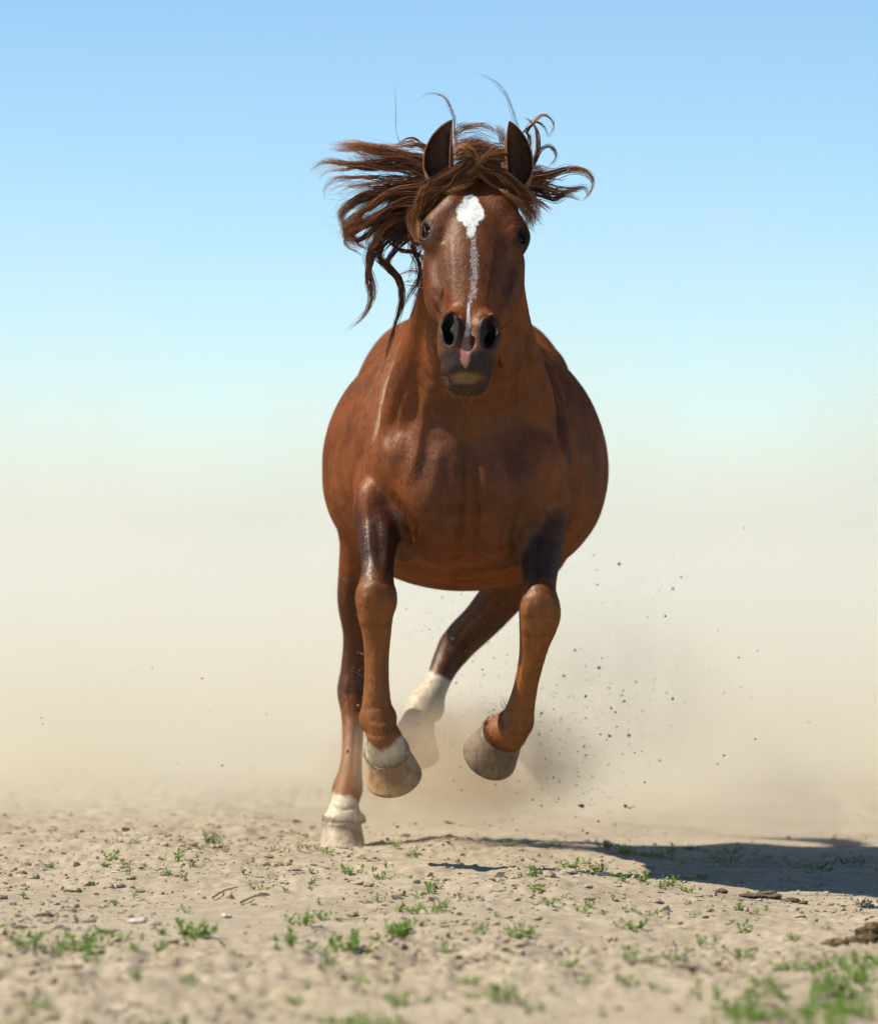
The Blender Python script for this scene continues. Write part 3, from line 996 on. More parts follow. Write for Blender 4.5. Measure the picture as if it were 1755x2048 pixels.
# eyes
m = NT('horse_eye')
lw = m.n('LayerWeight')
lw.inputs[0].default_value = 0.35
m.principled(m.mix(m.ramp(m.noise(m.coords(), 60), 0.4, 0.7), (0.003, 0.002, 0.0015), (0.018, 0.007, 0.003)), 0.04, None, Specular_IOR_Level=0.22)
EYE_MAT = m.m
for s in (-1, 1):
    V, F = [], []
    r, nu, nvv = 0.0245, 28, 18
    for i in range(nvv + 1):
        th = math.pi * i / nvv
        for j in range(nu):
            ph = 2 * math.pi * j / nu
            V.append((r * math.sin(th) * math.cos(ph), r * math.sin(th) * math.sin(ph), r * math.cos(th)))
    for i in range(nvv):
        for j in range(nu):
            F.append((i * nu + j, (i + 1) * nu + j, (i + 1) * nu + (j + 1) % nu, i * nu + (j + 1) % nu))
    e = obj('eye', mesh_np('eye', V, F), EYE_MAT, root)
    e.location = Vector(EYE_C[(s + 1) // 2] - HO)

# ears: open shells, tips curving inwards
m = NT('ear_skin')
_, inn, _, _, _ = m.attr('ear')
hair = m.noise(m.coords(scale=(1, 1, 0.2)), 300, 2)
c = m.mix(inn, m.mix(hair, (0.12, 0.036, 0.008), (0.26, 0.085, 0.018)), m.mix(hair, (0.022, 0.009, 0.005), (0.12, 0.045, 0.018)))
m.principled(c, 0.6, m.bump(hair, 0.4, 0.002), Sheen_Weight=0.15, Sheen_Tint=(0.9, 0.6, 0.4, 1))
EAR_MAT = m.m


def ear(base, mid, tip, side, yaw):
    n, k = 34, 36
    V, F, I = [], [], []
    fwd = unit((math.sin(yaw), -math.cos(yaw), -0.05))
    b, md, t = [np.asarray(q, float) for q in (base, mid, tip)]
    for layer in (0, 1):
        for i in range(n + 1):
            s = i / n
            ctl = 2 * md - 0.5 * (b + t)
            c = (1 - s) ** 2 * b + 2 * s * (1 - s) * ctl + s * s * t
            tg = unit(2 * (1 - s) * (ctl - b) + 2 * s * (t - ctl))
            f = unit(fwd - tg * (fwd @ tg))
            rt = np.cross(f, tg)
            rad = np.interp(s, [0, 0.12, 0.3, 0.5, 0.7, 0.85, 0.95, 1.0], [0.031, 0.037, 0.0415, 0.0395, 0.0305, 0.019, 0.0085, 0.0015])
            half = np.interp(s, [0, 0.10, 0.25, 0.6, 1.0], [3.10, 2.7, 2.05, 1.9, 1.7])
            if layer:
                rad = max(rad - 0.0032, 0.0006)
            for j in range(k + 1):
                a = math.pi + half * (2 * j / k - 1)
                dep = 0.82 if math.cos(a) < 0 else 1.0
                edge = 1 - 0.06 * abs(2 * j / k - 1) ** 6
                V.append(c + rad * edge * (math.sin(a) * rt + dep * math.cos(a) * f))
                rim = abs(2 * j / k - 1)
                I.append(layer * (1 - max(0, (rim - 0.72) / 0.28) * 0.8))
    m1 = (n + 1) * (k + 1)
    for layer in (0, 1):
        for i in range(n):
            for j in range(k):
                q = [layer * m1 + i * (k + 1) + j, layer * m1 + i * (k + 1) + j + 1, layer * m1 + (i + 1) * (k + 1) + j + 1, layer * m1 + (i + 1) * (k + 1) + j]
                F.append(q if layer else q[::-1])
    for i in range(n):
        for j in (0, k):
            a, b2 = i * (k + 1) + j, (i + 1) * (k + 1) + j
            F.append([a, b2, m1 + b2, m1 + a] if j == 0 else [b2, a, m1 + a, m1 + b2])
    me = mesh_np('ear', np.array(V) - HO, F)
    put_color(me, 'ear', np.stack([np.array(I)] * 3 + [np.ones(len(I))], 1))
    obj('ear', me, EAR_MAT, root)


ear(W(886, 372, -1.190), W(877, 305, -1.205), W(904, 239, -1.215), -1, -0.25)
ear(W(1031, 376, -1.180), W(1035, 308, -1.200), W(1018, 242, -1.215), 1, 0.25)


# ---- hair: every strand a thin tapered tube
def catmull(P, m):
    P = np.asarray(P, float)
    E = np.vstack([2 * P[0] - P[1], P, 2 * P[-1] - P[-2]])
    L = np.append(0, np.cumsum(np.linalg.norm(np.diff(P, axis=0), axis=1)))
    u = np.linspace(0, L[-1], m)
    i = np.clip(np.searchsorted(L, u, side='right') - 1, 0, len(P) - 2)
    t = ((u - L[i]) / np.maximum(L[i + 1] - L[i], 1e-9))[:, None]
    p0, p1, p2, p3 = E[i], E[i + 1], E[i + 2], E[i + 3]
    return 0.5 * (2 * p1 + (p2 - p0) * t + (2 * p0 - 5 * p1 + 4 * p2 - p3) * t ** 2 + (3 * p1 - p0 - 3 * p2 + p3) * t ** 3)


class Hair:
    def __init__(self):
        self.S, self.r, self.c = [], [], []

    def lock(self, P, n, root_w, mid_w, tip_w, rad=0.0010, m=18, wave=0.004, shade=0.5, lmin=0.7):
        g = catmull(P, 40)
        L = np.linalg.norm(np.diff(g, axis=0), axis=1).sum()
        for _ in range(n):
            cut = 1 - (1 - lmin) * RNG.random() ** 1.5
            u = np.linspace(0, cut, m)
            q = np.stack([np.interp(u, np.linspace(0, 1, 40), g[:, a]) for a in range(3)], 1)
            off = RNG.normal(0, 1, 3)
            w = np.interp(u, [0, 0.35, 0.7, 1.0], [root_w, mid_w, (mid_w + tip_w) / 2, tip_w])
            q = q + off * w[:, None]
            ph = RNG.random(3) * 6.28
            fr = RNG.uniform(8, 16) * L / 0.2
            q = q + wave * (u ** 0.8)[:, None] * np.stack([np.sin(fr * u + ph[0]), np.sin(fr * u * 0.8 + ph[1]), np.sin(fr * u * 1.1 + ph[2])], 1) * RNG.uniform(0.3, 1.2)
            self.S.append(q)
            self.r.append(rad * RNG.uniform(0.6, 1.25) * np.interp(u / cut, [0, 0.6, 1], [1, 0.9, 0.12]))
            self.c.append(np.clip(shade + RNG.normal(0, 0.17) + 0.42 * u ** 2, 0, 1))

    def build(self, name, mat, label=None):
        by = {}
        for s, r, c in zip(self.S, self.r, self.c):
            by.setdefault(len(s), []).append((s, r, c))
        V, F, A = [], [], []
        base = 0
        for m_, it in by.items():
            S = np.array([i[0] for i in it])
            r = np.array([i[1] for i in it])[:, :, None]
            c = np.array([i[2] for i in it])
            T = np.gradient(S, axis=1)
            T /= np.maximum(np.linalg.norm(T, axis=2, keepdims=True), 1e-9)
            ref = np.broadcast_to(np.array([0.23, 0.93, 0.29]), T.shape)
            N = np.cross(T, ref)
            N /= np.maximum(np.linalg.norm(N, axis=2, keepdims=True), 1e-6)
            B = np.cross(T, N)
            rings = [S + r * (math.cos(a) * N + math.sin(a) * B) for a in (0, 2.094, 4.189)]
            V.append(np.stack(rings, 2).reshape(-1, 3))
            A.append(np.repeat(c.reshape(-1), 3))
            n = len(S)
            idx = base + np.arange(n * m_ * 3).reshape(n, m_, 3)
            for q in range(3):
                w = (q + 1) % 3
                F.append(np.stack([idx[:, :-1, q], idx[:, :-1, w], idx[:, 1:, w], idx[:, 1:, q]], -1).reshape(-1, 4))
            base += n * m_ * 3
        V = np.vstack(V)
        A = np.concatenate(A)
        me = mesh_np(name, V - HO, np.vstack(F))
        put_color(me, 'hair', np.stack([A, A, A, np.ones(len(A))], 1))
        o = obj(name, me, mat, root, kind='stuff')
        if label:
            o['label'] = label
        return o


def mat_hair(name, dark, mid, light, rough=0.38):
    m = NT(name)
    _, v, _, _, _ = m.attr('hair')
    c = m.mix(m.ramp(v, 0.15, 0.6), dark, mid)
    c = m.mix(m.ramp(v, 0.55, 0.98), c, light)
    p = m.principled(c, rough, None, Specular_IOR_Level=0.55)
    tr = m.n('BsdfTranslucent')
    m.l(c, tr.inputs['Color'])
    mx = m.n('MixShader')
    mx.inputs[0].default_value = 0.25
    m.l(p.outputs[0], mx.inputs[1])
    m.l(tr.outputs[0], mx.inputs[2])
    m.l(mx.outputs[0], m.out.inputs['Surface'])
    return m.m


MANE_MAT = mat_hair('mane_hair', (0.050, 0.018, 0.008), (0.29, 0.112, 0.040), (0.72, 0.33, 0.13))
FORE_MAT = mat_hair('forelock_hair', (0.085, 0.030, 0.009), (0.31, 0.112, 0.026), (0.56, 0.27, 0.095))


def Z1(pts, y0, y1=None, sc=0.3647, ox=600, oy=120):
    y1 = y0 if y1 is None else y1
    n = len(pts)
    return [W(ox + sc * x, oy + sc * y, y0 + (y1 - y0) * i / (n - 1)) for i, (x, y) in enumerate(pts)]


mane = Hair()
px = 0.00131      # metres per photo pixel near the head
# blown out to the viewer's left
for pts, n, rw, mw_, tw, sh in [
    ([(720, 600), (640, 560), (540, 520), (420, 480), (300, 465), (165, 485)], 120, 10, 8, 4, 0.50),
    ([(720, 570), (600, 530), (480, 520), (350, 500), (250, 470), (200, 480)], 90, 9, 7, 5, 0.55),
    ([(720, 640), (600, 600), (500, 590), (380, 580), (240, 575), (130, 580), (90, 620)], 110, 9, 7, 3, 0.42),
    ([(730, 620), (640, 580), (520, 560), (420, 560), (330, 540), (280, 500)], 90, 9, 8, 4, 0.40),
    ([(730, 520), (670, 470), (600, 455), (530, 462), (480, 485)], 45, 6, 3, 2, 0.5),
    ([(720, 680), (640, 650), (480, 665), (330, 660), (210, 655), (150, 690), (140, 740)], 50, 10, 6, 1.5, 0.45),
    ([(700, 690), (560, 680), (420, 690), (280, 700), (215, 740), (190, 770)], 22, 8, 5, 2, 0.4),
    ([(740, 700), (640, 690), (500, 710), (360, 760), (260, 810), (220, 860), (235, 900), (290, 890)], 150, 11, 10, 5, 0.34),
    ([(740, 740), (640, 720), (500, 740), (400, 790), (320, 860), (260, 920), (250, 960), (330, 965)], 150, 11, 10, 5, 0.40),
    ([(740, 780), (640, 770), (520, 800), (420, 860), (330, 900), (250, 930), (245, 980), (300, 1020), (350, 1035)], 130, 12, 10, 4, 0.22),
    ([(740, 800), (660, 800), (540, 830), (430, 900), (370, 960), (350, 1000), (390, 990)], 110, 12, 10, 4, 0.30),
    ([(750, 840), (660, 830), (560, 850), (480, 900), (440, 960), (430, 1010)], 130, 14, 12, 8, 0.28),
    ([(750, 720), (650, 700), (560, 760), (480, 850), (460, 930), (520, 990)], 130, 14, 13, 9, 0.22),
    ([(750, 880), (650, 880), (560, 920), (520, 980), (560, 1020)], 120, 14, 13, 9, 0.16),
    ([(760, 760), (660, 760), (600, 820), (560, 900), (600, 970), (660, 1000)], 120, 14, 13, 9, 0.2),
]:
    for q in range(4):
        jit = np.array(pts, float) + np.linspace(0.2, 1, len(pts))[:, None] * RNG.normal(0, 17, (1, 2)) + RNG.normal(0, 10, (len(pts), 2))
        sw = np.sin(np.linspace(0, RNG.uniform(5, 10), 14) + RNG.random() * 6) * np.linspace(2, 12, 14)
        jit = catmull(np.c_[jit, np.zeros(len(jit))], 14)[:, :2] + np.stack([0.3 * sw, sw], 1)
        mane.lock(Z1(jit, -1.12, -1.06 + RNG.uniform(-0.08, 0.08)), n // 5, rw * 0.8 * px, mw_ * 0.42 * px, tw * 0.5 * px, shade=sh + RNG.normal(0.04, 0.16))
    mane.lock(Z1(pts, -1.10, -1.02), n // 4, rw * px, mw_ * px, tw * 1.3 * px, rad=0.0006, shade=sh)
# hanging, curling locks (full photo pixels)
for pts, n, w, tw, sh in [
    ([(800, 440), (760, 470), (745, 510), (735, 555), (742, 595), (728, 630), (690, 665)], 90, 5, 3, 0.30),
    ([(790, 450), (750, 480), (735, 520), (745, 560), (750, 590), (735, 620), (712, 648)], 60, 4, 3, 0.36),
    ([(800, 460), (765, 490), (757, 515), (778, 535), (798, 562), (803, 600), (793, 640), (778, 690), (764, 745)], 100, 4.5, 2.2, 0.18),
    ([(820, 470), (790, 500), (775, 530), (800, 560), (806, 600), (800, 630)], 70, 5, 4, 0.20),
    ([(840, 470), (825, 495), (838, 530), (836, 560), (818, 590), (800, 625)], 60, 4, 2.5, 0.22),
    ([(810, 470), (785, 485), (800, 500), (830, 505), (845, 520), (838, 550)], 50, 3.5, 3, 0.15),
    ([(790, 430), (730, 450), (697, 470), (690, 450), (683, 425)], 70, 5, 3, 0.25),
    ([(760, 450), (715, 480), (700, 465), (720, 490), (740, 500)], 50, 4, 2, 0.2),
    ([(880, 540), (850, 545), (825, 540), (800, 548), (780, 560)], 24, 7, 5, 0.7),
    ([(880, 565), (845, 568), (815, 565), (795, 575)], 20, 8, 5, 0.75),
    ([(880, 580), (850, 592), (830, 588), (820, 575)], 22, 3, 2, 0.5),
]:
    mane.lock([W(x, y, -1.10 + 0.02 * i / len(pts)) for i, (x, y) in enumerate(pts)], n // 2, w * 1.2 * px, w * 0.7 * px, tw * 0.7 * px, shade=sh + 0.06, wave=0.003, lmin=0.6)
# the viewer's right
for pts, n, w, tw, sh in [
    ([(1230, 640), (1290, 540), (1300, 460), (1290, 380), (1255, 330), (1225, 318)], 50, 4, 1.2, 0.55),
    ([(1230, 600), (1260, 440), (1240, 395), (1285, 335), (1340, 300), (1388, 345), (1380, 400), (1350, 430)], 26, 3, 0.8, 0.45),
    ([(1240, 640), (1280, 570), (1320, 495), (1370, 475), (1405, 520), (1390, 560), (1350, 590)], 24, 4, 0.8, 0.42),
    ([(1220, 400), (1280, 345), (1320, 350), (1350, 390), (1355, 420)], 14, 2, 0.7, 0.5),
    ([(1180, 660), (1290, 650), (1400, 620), (1480, 597), (1560, 610), (1605, 660), (1590, 730), (1550, 760)], 60, 7, 1.0, 0.36),
    ([(1180, 690), (1290, 690), (1400, 720), (1500, 712), (1555, 698), (1578, 735), (1550, 770)], 60, 8, 1.2, 0.42),
    ([(1200, 720), (1300, 730), (1390, 765), (1460, 742), (1545, 770)], 50, 8, 1.6, 0.5),
    ([(1200, 660), (1300, 640), (1370, 650), (1400, 620), (1420, 600)], 70, 9, 4, 0.40),
    ([(1200, 690), (1300, 680), (1360, 690), (1400, 680)], 70, 10, 6, 0.30),
    ([(1200, 740), (1280, 760), (1340, 800), (1385, 835)], 40, 9, 5, 0.5),
    ([(1210, 640), (1290, 600), (1340, 610), (1400, 600)], 40, 8, 3, 0.5),
]:
    mane.lock(Z1(pts, -1.13, -1.10 + RNG.uniform(-0.04, 0.04)), n * 2 // 3, w * 1.1 * px, w * 0.7 * px, tw * px, shade=sh + RNG.normal(0.03, 0.12), wave=0.003)
# wisps standing up behind the ears and along the crest
for pts, n, w, tw, sh in [
    ([(860, 470), (848, 400), (845, 320), (800, 215), (740, 187), (690, 190), (635, 235)], 12, 2.0, 0.6, 0.55),
    ([(1200, 440), (1185, 350), (1130, 195), (1060, 112), (990, 80), (930, 55)], 7, 1.4, 0.5, 0.35),
    ([(850, 420), (880, 380), (940, 365), (1010, 362), (1070, 395), (1120, 440)], 40, 4, 3, 0.55),
    ([(1120, 470), (1100, 400), (1085, 360), (1075, 345)], 40, 5, 3, 0.5),
    ([(860, 360), (900, 345), (945, 347)], 5, 1, 0.5, 0.5),
    ([(890, 470), (960, 450), (1040, 470), (1110, 480)], 40, 7, 6, 0.6),
    ([(560, 480), (530, 400), (522, 250), (526, 120)], 2, 0.5, 0.5, 0.6),
    ([(840, 520), (900, 475), (960, 470), (1030, 500), (1100, 480)], 170, 10, 9, 0.5),
    ([(840, 560), (920, 520), (1000, 530), (1120, 540)], 170, 12, 12, 0.45),
    ([(850, 500), (930, 490), (1010, 505), (1110, 500)], 120, 9, 9, 0.6),
]:
    mane.lock(Z1(pts, -1.14), n, w * 1.2 * px, w * px, tw * px, shade=sh, rad=0.0005)
# stray single hairs around the mane
for _ in range(70):
    x0, y0 = RNG.uniform(690, 840), RNG.uniform(300, 470)
    a = RNG.uniform(2.6, 3.9)
    P = [W(x0, y0, -1.08)]
    for i in range(4):
        a += RNG.normal(0, 0.45)
        P.append(P[-1] + np.array([math.cos(a) * 0.022, RNG.normal(0, 0.006), math.sin(a) * -0.018]))
    mane.lock(P, 1, 0, 0, 0, rad=0.00035, wave=0.002, shade=0.6)
# roots down the crest of the neck
for i in range(16):
    f = i / 15
    c0 = np.array([XC + 0.012, -1.12 + 0.5 * f, 1.80 - 0.31 * f])
    side = RNG.uniform(-1, -0.3)
    P = [c0, c0 + (side * 0.08, 0.02, 0.03), c0 + (side * 0.14, 0.05, -0.04), c0 + (side * 0.17, 0.08, -0.13)]
    mane.lock(P, 40, 0.016, 0.014, 0.01, shade=0.3)
mane.build('mane', MANE_MAT, 'wind-blown dark brown wavy mane')

# forelock: combed both ways from between the ears, lying on the forehead
fore = Hair()


def drape(pts, lift):
    out = []
    yl = -1.26
    for (x, y) in pts:
        o = Vector((0, -CAM_D, CAM_H))
        d = (Vector(W(x, y, 0)) - o).normalized()
        hit = BVH.ray_cast(o, d, 20)
        if hit[0] is not None and hit[0].y < -1.1:
            yl = hit[0].y
        out.append(W(x, y, yl - lift))
    return out


def zz(pts):
    return [(600 + 0.3647 * x, 120 + 0.3647 * y) for x, y in pts]


for i in range(40):
    f = i / 39
    A = np.array([(1010, 590), (900, 640), (800, 690), (715, 770), (650, 880), (640, 960), (672, 1015)], float)
    B = np.array([(930, 560), (830, 620), (720, 670), (650, 740), (615, 830), (608, 900), (625, 960)], float)
    P = A * (1 - f) + B * f + RNG.normal(0, 18, A.shape)
    fore.lock(drape(zz(P), 0.003 + 0.016 * RNG.random() ** 1.5), 15, 3.2 * px, 1.8 * px, 3 * px, rad=0.0011, shade=0.05 + 0.75 * RNG.random(), wave=0.003, lmin=0.55)
for i in range(32):
    f = i / 31
    A = np.array([(990, 590), (1060, 650), (1140, 730), (1210, 810), (1250, 880), (1265, 930)], float)
    B = np.array([(1010, 570), (1110, 620), (1200, 690), (1270, 770), (1300, 850), (1295, 910)], float)
    P = A * (1 - f) + B * f + RNG.normal(0, 18, A.shape)
    fore.lock(drape(zz(P), 0.003 + 0.016 * RNG.random() ** 1.5), 15, 3.2 * px, 1.8 * px, 4 * px, rad=0.0011, shade=0.05 + 0.75 * RNG.random(), wave=0.003, lmin=0.55)
for i in range(22):
    f = i / 21
    P = [(855 + 40 * f, 520 - 45 * f), (905, 505 - 30 * f + RNG.normal(0, 6)), (955, 535 - 30 * f), (990 + RNG.normal(0, 12), 590 - 14 * f), (1040 + 30 * f, 640 - 30 * f)]
    fore.lock(drape(zz(P), 0.012), 13, 4 * px, 2.2 * px, 3 * px, rad=0.0011, shade=0.2 + 0.65 * RNG.random(), wave=0.003)
for i in range(16):
    f = i / 15
    P = [(1115 - 10 * f, 560 - 70 * f), (1070, 550 - 55 * f + RNG.normal(0, 6)), (1020, 565 - 45 * f), (985 + RNG.normal(0, 12), 595 - 20 * f), (930, 640 - 20 * f)]
    fore.lock(drape(zz(P), 0.012), 13, 4 * px, 2.2 * px, 3 * px, rad=0.0011, shade=0.15 + 0.65 * RNG.random(), wave=0.003)
for i in range(10):
    P = [(990, 585 + 6 * i), (900 + RNG.normal(0, 10), 620 + 8 * i), (830, 655 + 7 * i), (770 + RNG.normal(0, 10), 690 + 6 * i)]
    fore.lock(drape(zz(P), 0.012), 16, 3 * px, 2.5 * px, 2.5 * px, rad=0.0006, shade=0.72, wave=0.003)
fore.build('forelock', FORE_MAT, 'ginger brown forelock parted over the forehead')

# hair lining the ears
eh = Hair()
for bs, md_, tp in (((886, 372), (877, 305), (904, 239)), ((1031, 376), (1035, 308), (1018, 242))):
    for _ in range(260):
        v = RNG.uniform(0.05, 0.72)
        e = RNG.choice([-1, 1]) * RNG.uniform(0.35, 1.0) ** 0.5
        cx = (1 - v) ** 2 * bs[0] + 2 * v * (1 - v) * (2 * md_[0] - 0.5 * (bs[0] + tp[0])) + v * v * tp[0]
        cyy = bs[1] + (tp[1] - bs[1]) * v
        hw_ = np.interp(v, [0, 0.3, 0.6, 0.8], [24, 28, 25, 15])
        p = W(cx + e * hw_ * 0.92, cyy, -1.212 + 0.004 * abs(e) - 0.006 * (1 - abs(e)) + 0.012)
        d = np.array([-e * RNG.uniform(0.1, 0.9), RNG.uniform(-0.3, 0.1), RNG.uniform(0.5, 1.0)])
        L = RNG.uniform(0.014, 0.034)
        eh.lock([p, p + d * L * 0.5, p + d * L + np.array([-e * 0.004, 0, 0.0])], 1, 0, 0, 0, rad=0.00055, m=5, wave=0.001, shade=0.35 * RNG.random() + 0.1)
eh.build('ear_hair', mat_hair('ear_hair', (0.05, 0.018, 0.007), (0.20, 0.075, 0.024), (0.36, 0.16, 0.06)))

# whiskers on lips and chin, fetlock feather, tail
wh = Hair()
for _ in range(170):
    a = RNG.uniform(-1.35, 1.35)
    t = 0.566 - 0.055 * abs(math.sin(a)) ** 3
    p = HL(0.050 * math.sin(a), t + 0.014, -0.085 + RNG.normal(0, 0.012))
    d = unit(Hu * math.sin(a) * 0.8 + Ha * 0.8 * math.cos(a) + Hn * RNG.uniform(-0.1, 0.5) + RNG.normal(0, 0.25, 3))
    L = RNG.uniform(0.010, 0.026)
    wh.lock([p, p + d * L * 0.5, p + d * L + np.array([0, 0, -0.002])], 1, 0, 0, 0, rad=0.00028, m=6, wave=0.001, shade=0.6)
for _ in range(26):
    s = RNG.choice([-1, 1])
    p = HL(s * 0.066, RNG.uniform(0.44, 0.52), RNG.uniform(-0.06, -0.02))
    d = unit(Hu * s + RNG.normal(0, 0.35, 3))
    wh.lock([p, p + d * 0.015, p + d * RNG.uniform(0.02, 0.045) + np.array([0, 0, -0.004])], 1, 0, 0, 0, rad=0.00022, m=6, wave=0.001, shade=0.7)
wh.build('whiskers', FORE_MAT)
ft = Hair()
for base, d0, n in ((W(1018, 1420, -0.865), (-0.15, 0.3, 0.9), 26),):
    for _ in range(n):
        p = base + RNG.normal(0, 0.010, 3)
        d = unit(np.array(d0) + RNG.normal(0, 0.16, 3))
        ft.lock([p, p + d * 0.018, p + d * RNG.uniform(0.02, 0.045)], 1, 0, 0, 0, rad=0.0005, m=6, wave=0.001, shade=0.5)
ft.build('fetlock_hair', mat_hair('fetlock_hair', (0.12, 0.11, 0.10), (0.25, 0.23, 0.2), (0.4, 0.37, 0.33)))
# short hair growing down over each coronet
for hi_, (c, up, toe, rt, cor) in enumerate(HOOVES):
    ch = Hair()
    for _ in range(420):
        a = RNG.uniform(0, 6.28)
        rad_ = rt * math.sin(a) + toe * math.cos(a)
        p = c + rad_ * cor * RNG.uniform(0.93, 1.0) + up * RNG.uniform(0.004, 0.022)
        d = unit(-up + 0.18 * rad_ + RNG.normal(0, 0.10, 3))
        L = RNG.uniform(0.008, 0.017)
        q = p + rad_ * 0.0015
        ch.lock([p, q + d * L * 0.5, q + d * L], 1, 0, 0, 0, rad=0.0006, m=4, wave=0.0, shade=0.6)
    pale_ = ((0.40, 0.30, 0.18), (0.56, 0.46, 0.31), (0.70, 0.62, 0.47))
    ging = ((0.16, 0.055, 0.010), (0.28, 0.10, 0.018), (0.40, 0.17, 0.04))
    ch.build('coronet_hair', mat_hair('coronet_hair', *(ging if hi_ == 1 else pale_)))
tl = Hair()
for i in range(10):
    P = [np.array([XC, 0.70, 1.38]), np.array([XC + RNG.normal(0, 0.02), 0.86, 1.40]), np.array([XC + RNG.normal(0, 0.05), 1.05, 1.25]),
         np.array([XC + RNG.normal(0, 0.07), 1.22, 1.02])]
    tl.lock(P, 60, 0.012, 0.025, 0.02, rad=0.0008, shade=0.3)
tl.build('tail', MANE_MAT)
# ------------------------------------------------------------------ ground: one sheet out to the horizon
def ground_z(x, y):
    """height of the dry paddock at (x, y)"""
    near = np.exp(-((np.hypot(x, (y + 2) * 0.35)) / 6.0) ** 4)
    big = 0.020 * fbm(x * 0.55 + 3.3, y * 0.35 + 8.8, 3) + 0.012 * fbm(x * 2.3 + 1.7, y * 1.6, 2)
    crest = 0.016 * np.exp(-((y + 0.35 + 0.22 * vnoise(x * 1.3, 4.2)) / 0.20) ** 2) * smooth01(-0.32, -0.10, x)
    flat = np.exp(-((x + 0.27) ** 2 + y ** 2) / 0.05)
    rough = np.clip(0.55 + 0.9 * vnoise(x * 1.1 + 6, y * 0.8 + 2), 0.15, 1.3)
    mid = 0.0110 * fbm(x * 9, y * 7, 3, 0.55) * rough
    rid = 1.0 - np.abs(vnoise(x * 26 + 2, y * 19)) * 1.6
    rid2 = 1 - np.abs(vnoise(x * 55 - 4, y * 40 + 9)) * 1.6
    fine = (0.0075 * rid + 0.0042 * rid2 + 0.0016 * vnoise(x * 110, y * 80)) * rough
    z = (big + crest) * (1 - flat) + mid * (1 - 0.8 * flat) + fine * (1 - 0.6 * flat)
    return (z - 0.004 - 0.055 * smooth01(0.10, 1.05, x) * smooth01(-4.5, -1.5, y)) * near


def stretch(dense_lo, dense_hi, step, far_lo, far_hi):
    c = np.arange(dense_lo, dense_hi + step / 2, step)
    out_hi, out_lo = [], []
    s, v = step, c[-1]
    while v < far_hi:
        s *= 1.22
        v += s
        out_hi.append(min(v, far_hi))
    s, v = step, c[0]
    while v > far_lo:
        s *= 1.22
        v -= s
        out_lo.append(max(v, far_lo))
    return np.concatenate([out_lo[::-1], c, out_hi])


gx = stretch(-1.45, 1.45, 0.0085, -3000, 3000)
gy = stretch(-5.6, 1.6, 0.0135, -400, 4500)
XX, YY = np.meshgrid(gx, gy, indexing='ij')
ZZ = ground_z(XX.ravel(), YY.ravel())
nx_, ny_ = len(gx), len(gy)
ii = np.arange(nx_ * ny_).reshape(nx_, ny_)
GF = np.stack([ii[:-1, :-1], ii[1:, :-1], ii[1:, 1:], ii[:-1, 1:]], -1).reshape(-1, 4)


def mat_soil(name='dry_soil', ground=True):
    m = NT(name)
    co = m.coords()
    a = m.noise(co, 1.6, 5, 0.6)
    b = m.noise(co, 14, 5, 0.65)
    c_ = m.noise(co, 90, 4, 0.65)
    c = m.mix(m.ramp(a, 0.3, 0.7), (0.365, 0.292, 0.195), (0.300, 0.235, 0.150))
    c = m.mix(m.math('MULTIPLY', m.ramp(b, 0.35, 0.75), 0.7), c, (0.46, 0.38, 0.27))
    c = m.mix(m.math('MULTIPLY', m.ramp(c_, 0.50, 0.72), 0.6), c, (0.22, 0.155, 0.095))
    if ground:
        sp = m.n('SeparateXYZ')
        m.l(co, sp.inputs[0])
        gn = m.noise(co, 0.05, 4, 0.6)
        g = m.ramp(m.math('ADD', sp.outputs[1], m.math('MULTIPLY', gn, 14.0)), 22.0, 34.0)
        c = m.mix(g, c, m.mix(m.noise(co, 0.6, 4), (0.085, 0.14, 0.030), (0.15, 0.19, 0.055)))
    nrm = m.bump(c_, 0.5, 0.004, m.bump(b, 0.4, 0.010))
    m.principled(c, 0.95, nrm, Specular_IOR_Level=0.15)
    return m.m


SOIL = mat_soil()
CLOD = mat_soil('soil_clod', False)
ground = obj('ground', mesh_np('ground', np.stack([XX.ravel(), YY.ravel(), ZZ], 1), GF), SOIL, None, kind='structure')


def gz(x, y):
    return float(ground_z(np.array([x], float), np.array([y], float))[0])


# ---- clods and crumbs lying on the soil (uncountable: one object)
def ico():
    t = (1 + 5 ** 0.5) / 2
    v = np.array([(-1, t, 0), (1, t, 0), (-1, -t, 0), (1, -t, 0), (0, -1, t), (0, 1, t), (0, -1, -t), (0, 1, -t), (t, 0, -1), (t, 0, 1), (-t, 0, -1), (-t, 0, 1)], float)
    v /= np.linalg.norm(v[0])
    f = np.array([(0, 11, 5), (0, 5, 1), (0, 1, 7), (0, 7, 10), (0, 10, 11), (1, 5, 9), (5, 11, 4), (11, 10, 2), (10, 7, 6), (7, 1, 8),
                  (3, 9, 4), (3, 4, 2), (3, 2, 6), (3, 6, 8), (3, 8, 9), (4, 9, 5), (2, 4, 11), (6, 2, 10), (8, 6, 7), (9, 8, 1)])
    return v, f


IV, IF = ico()


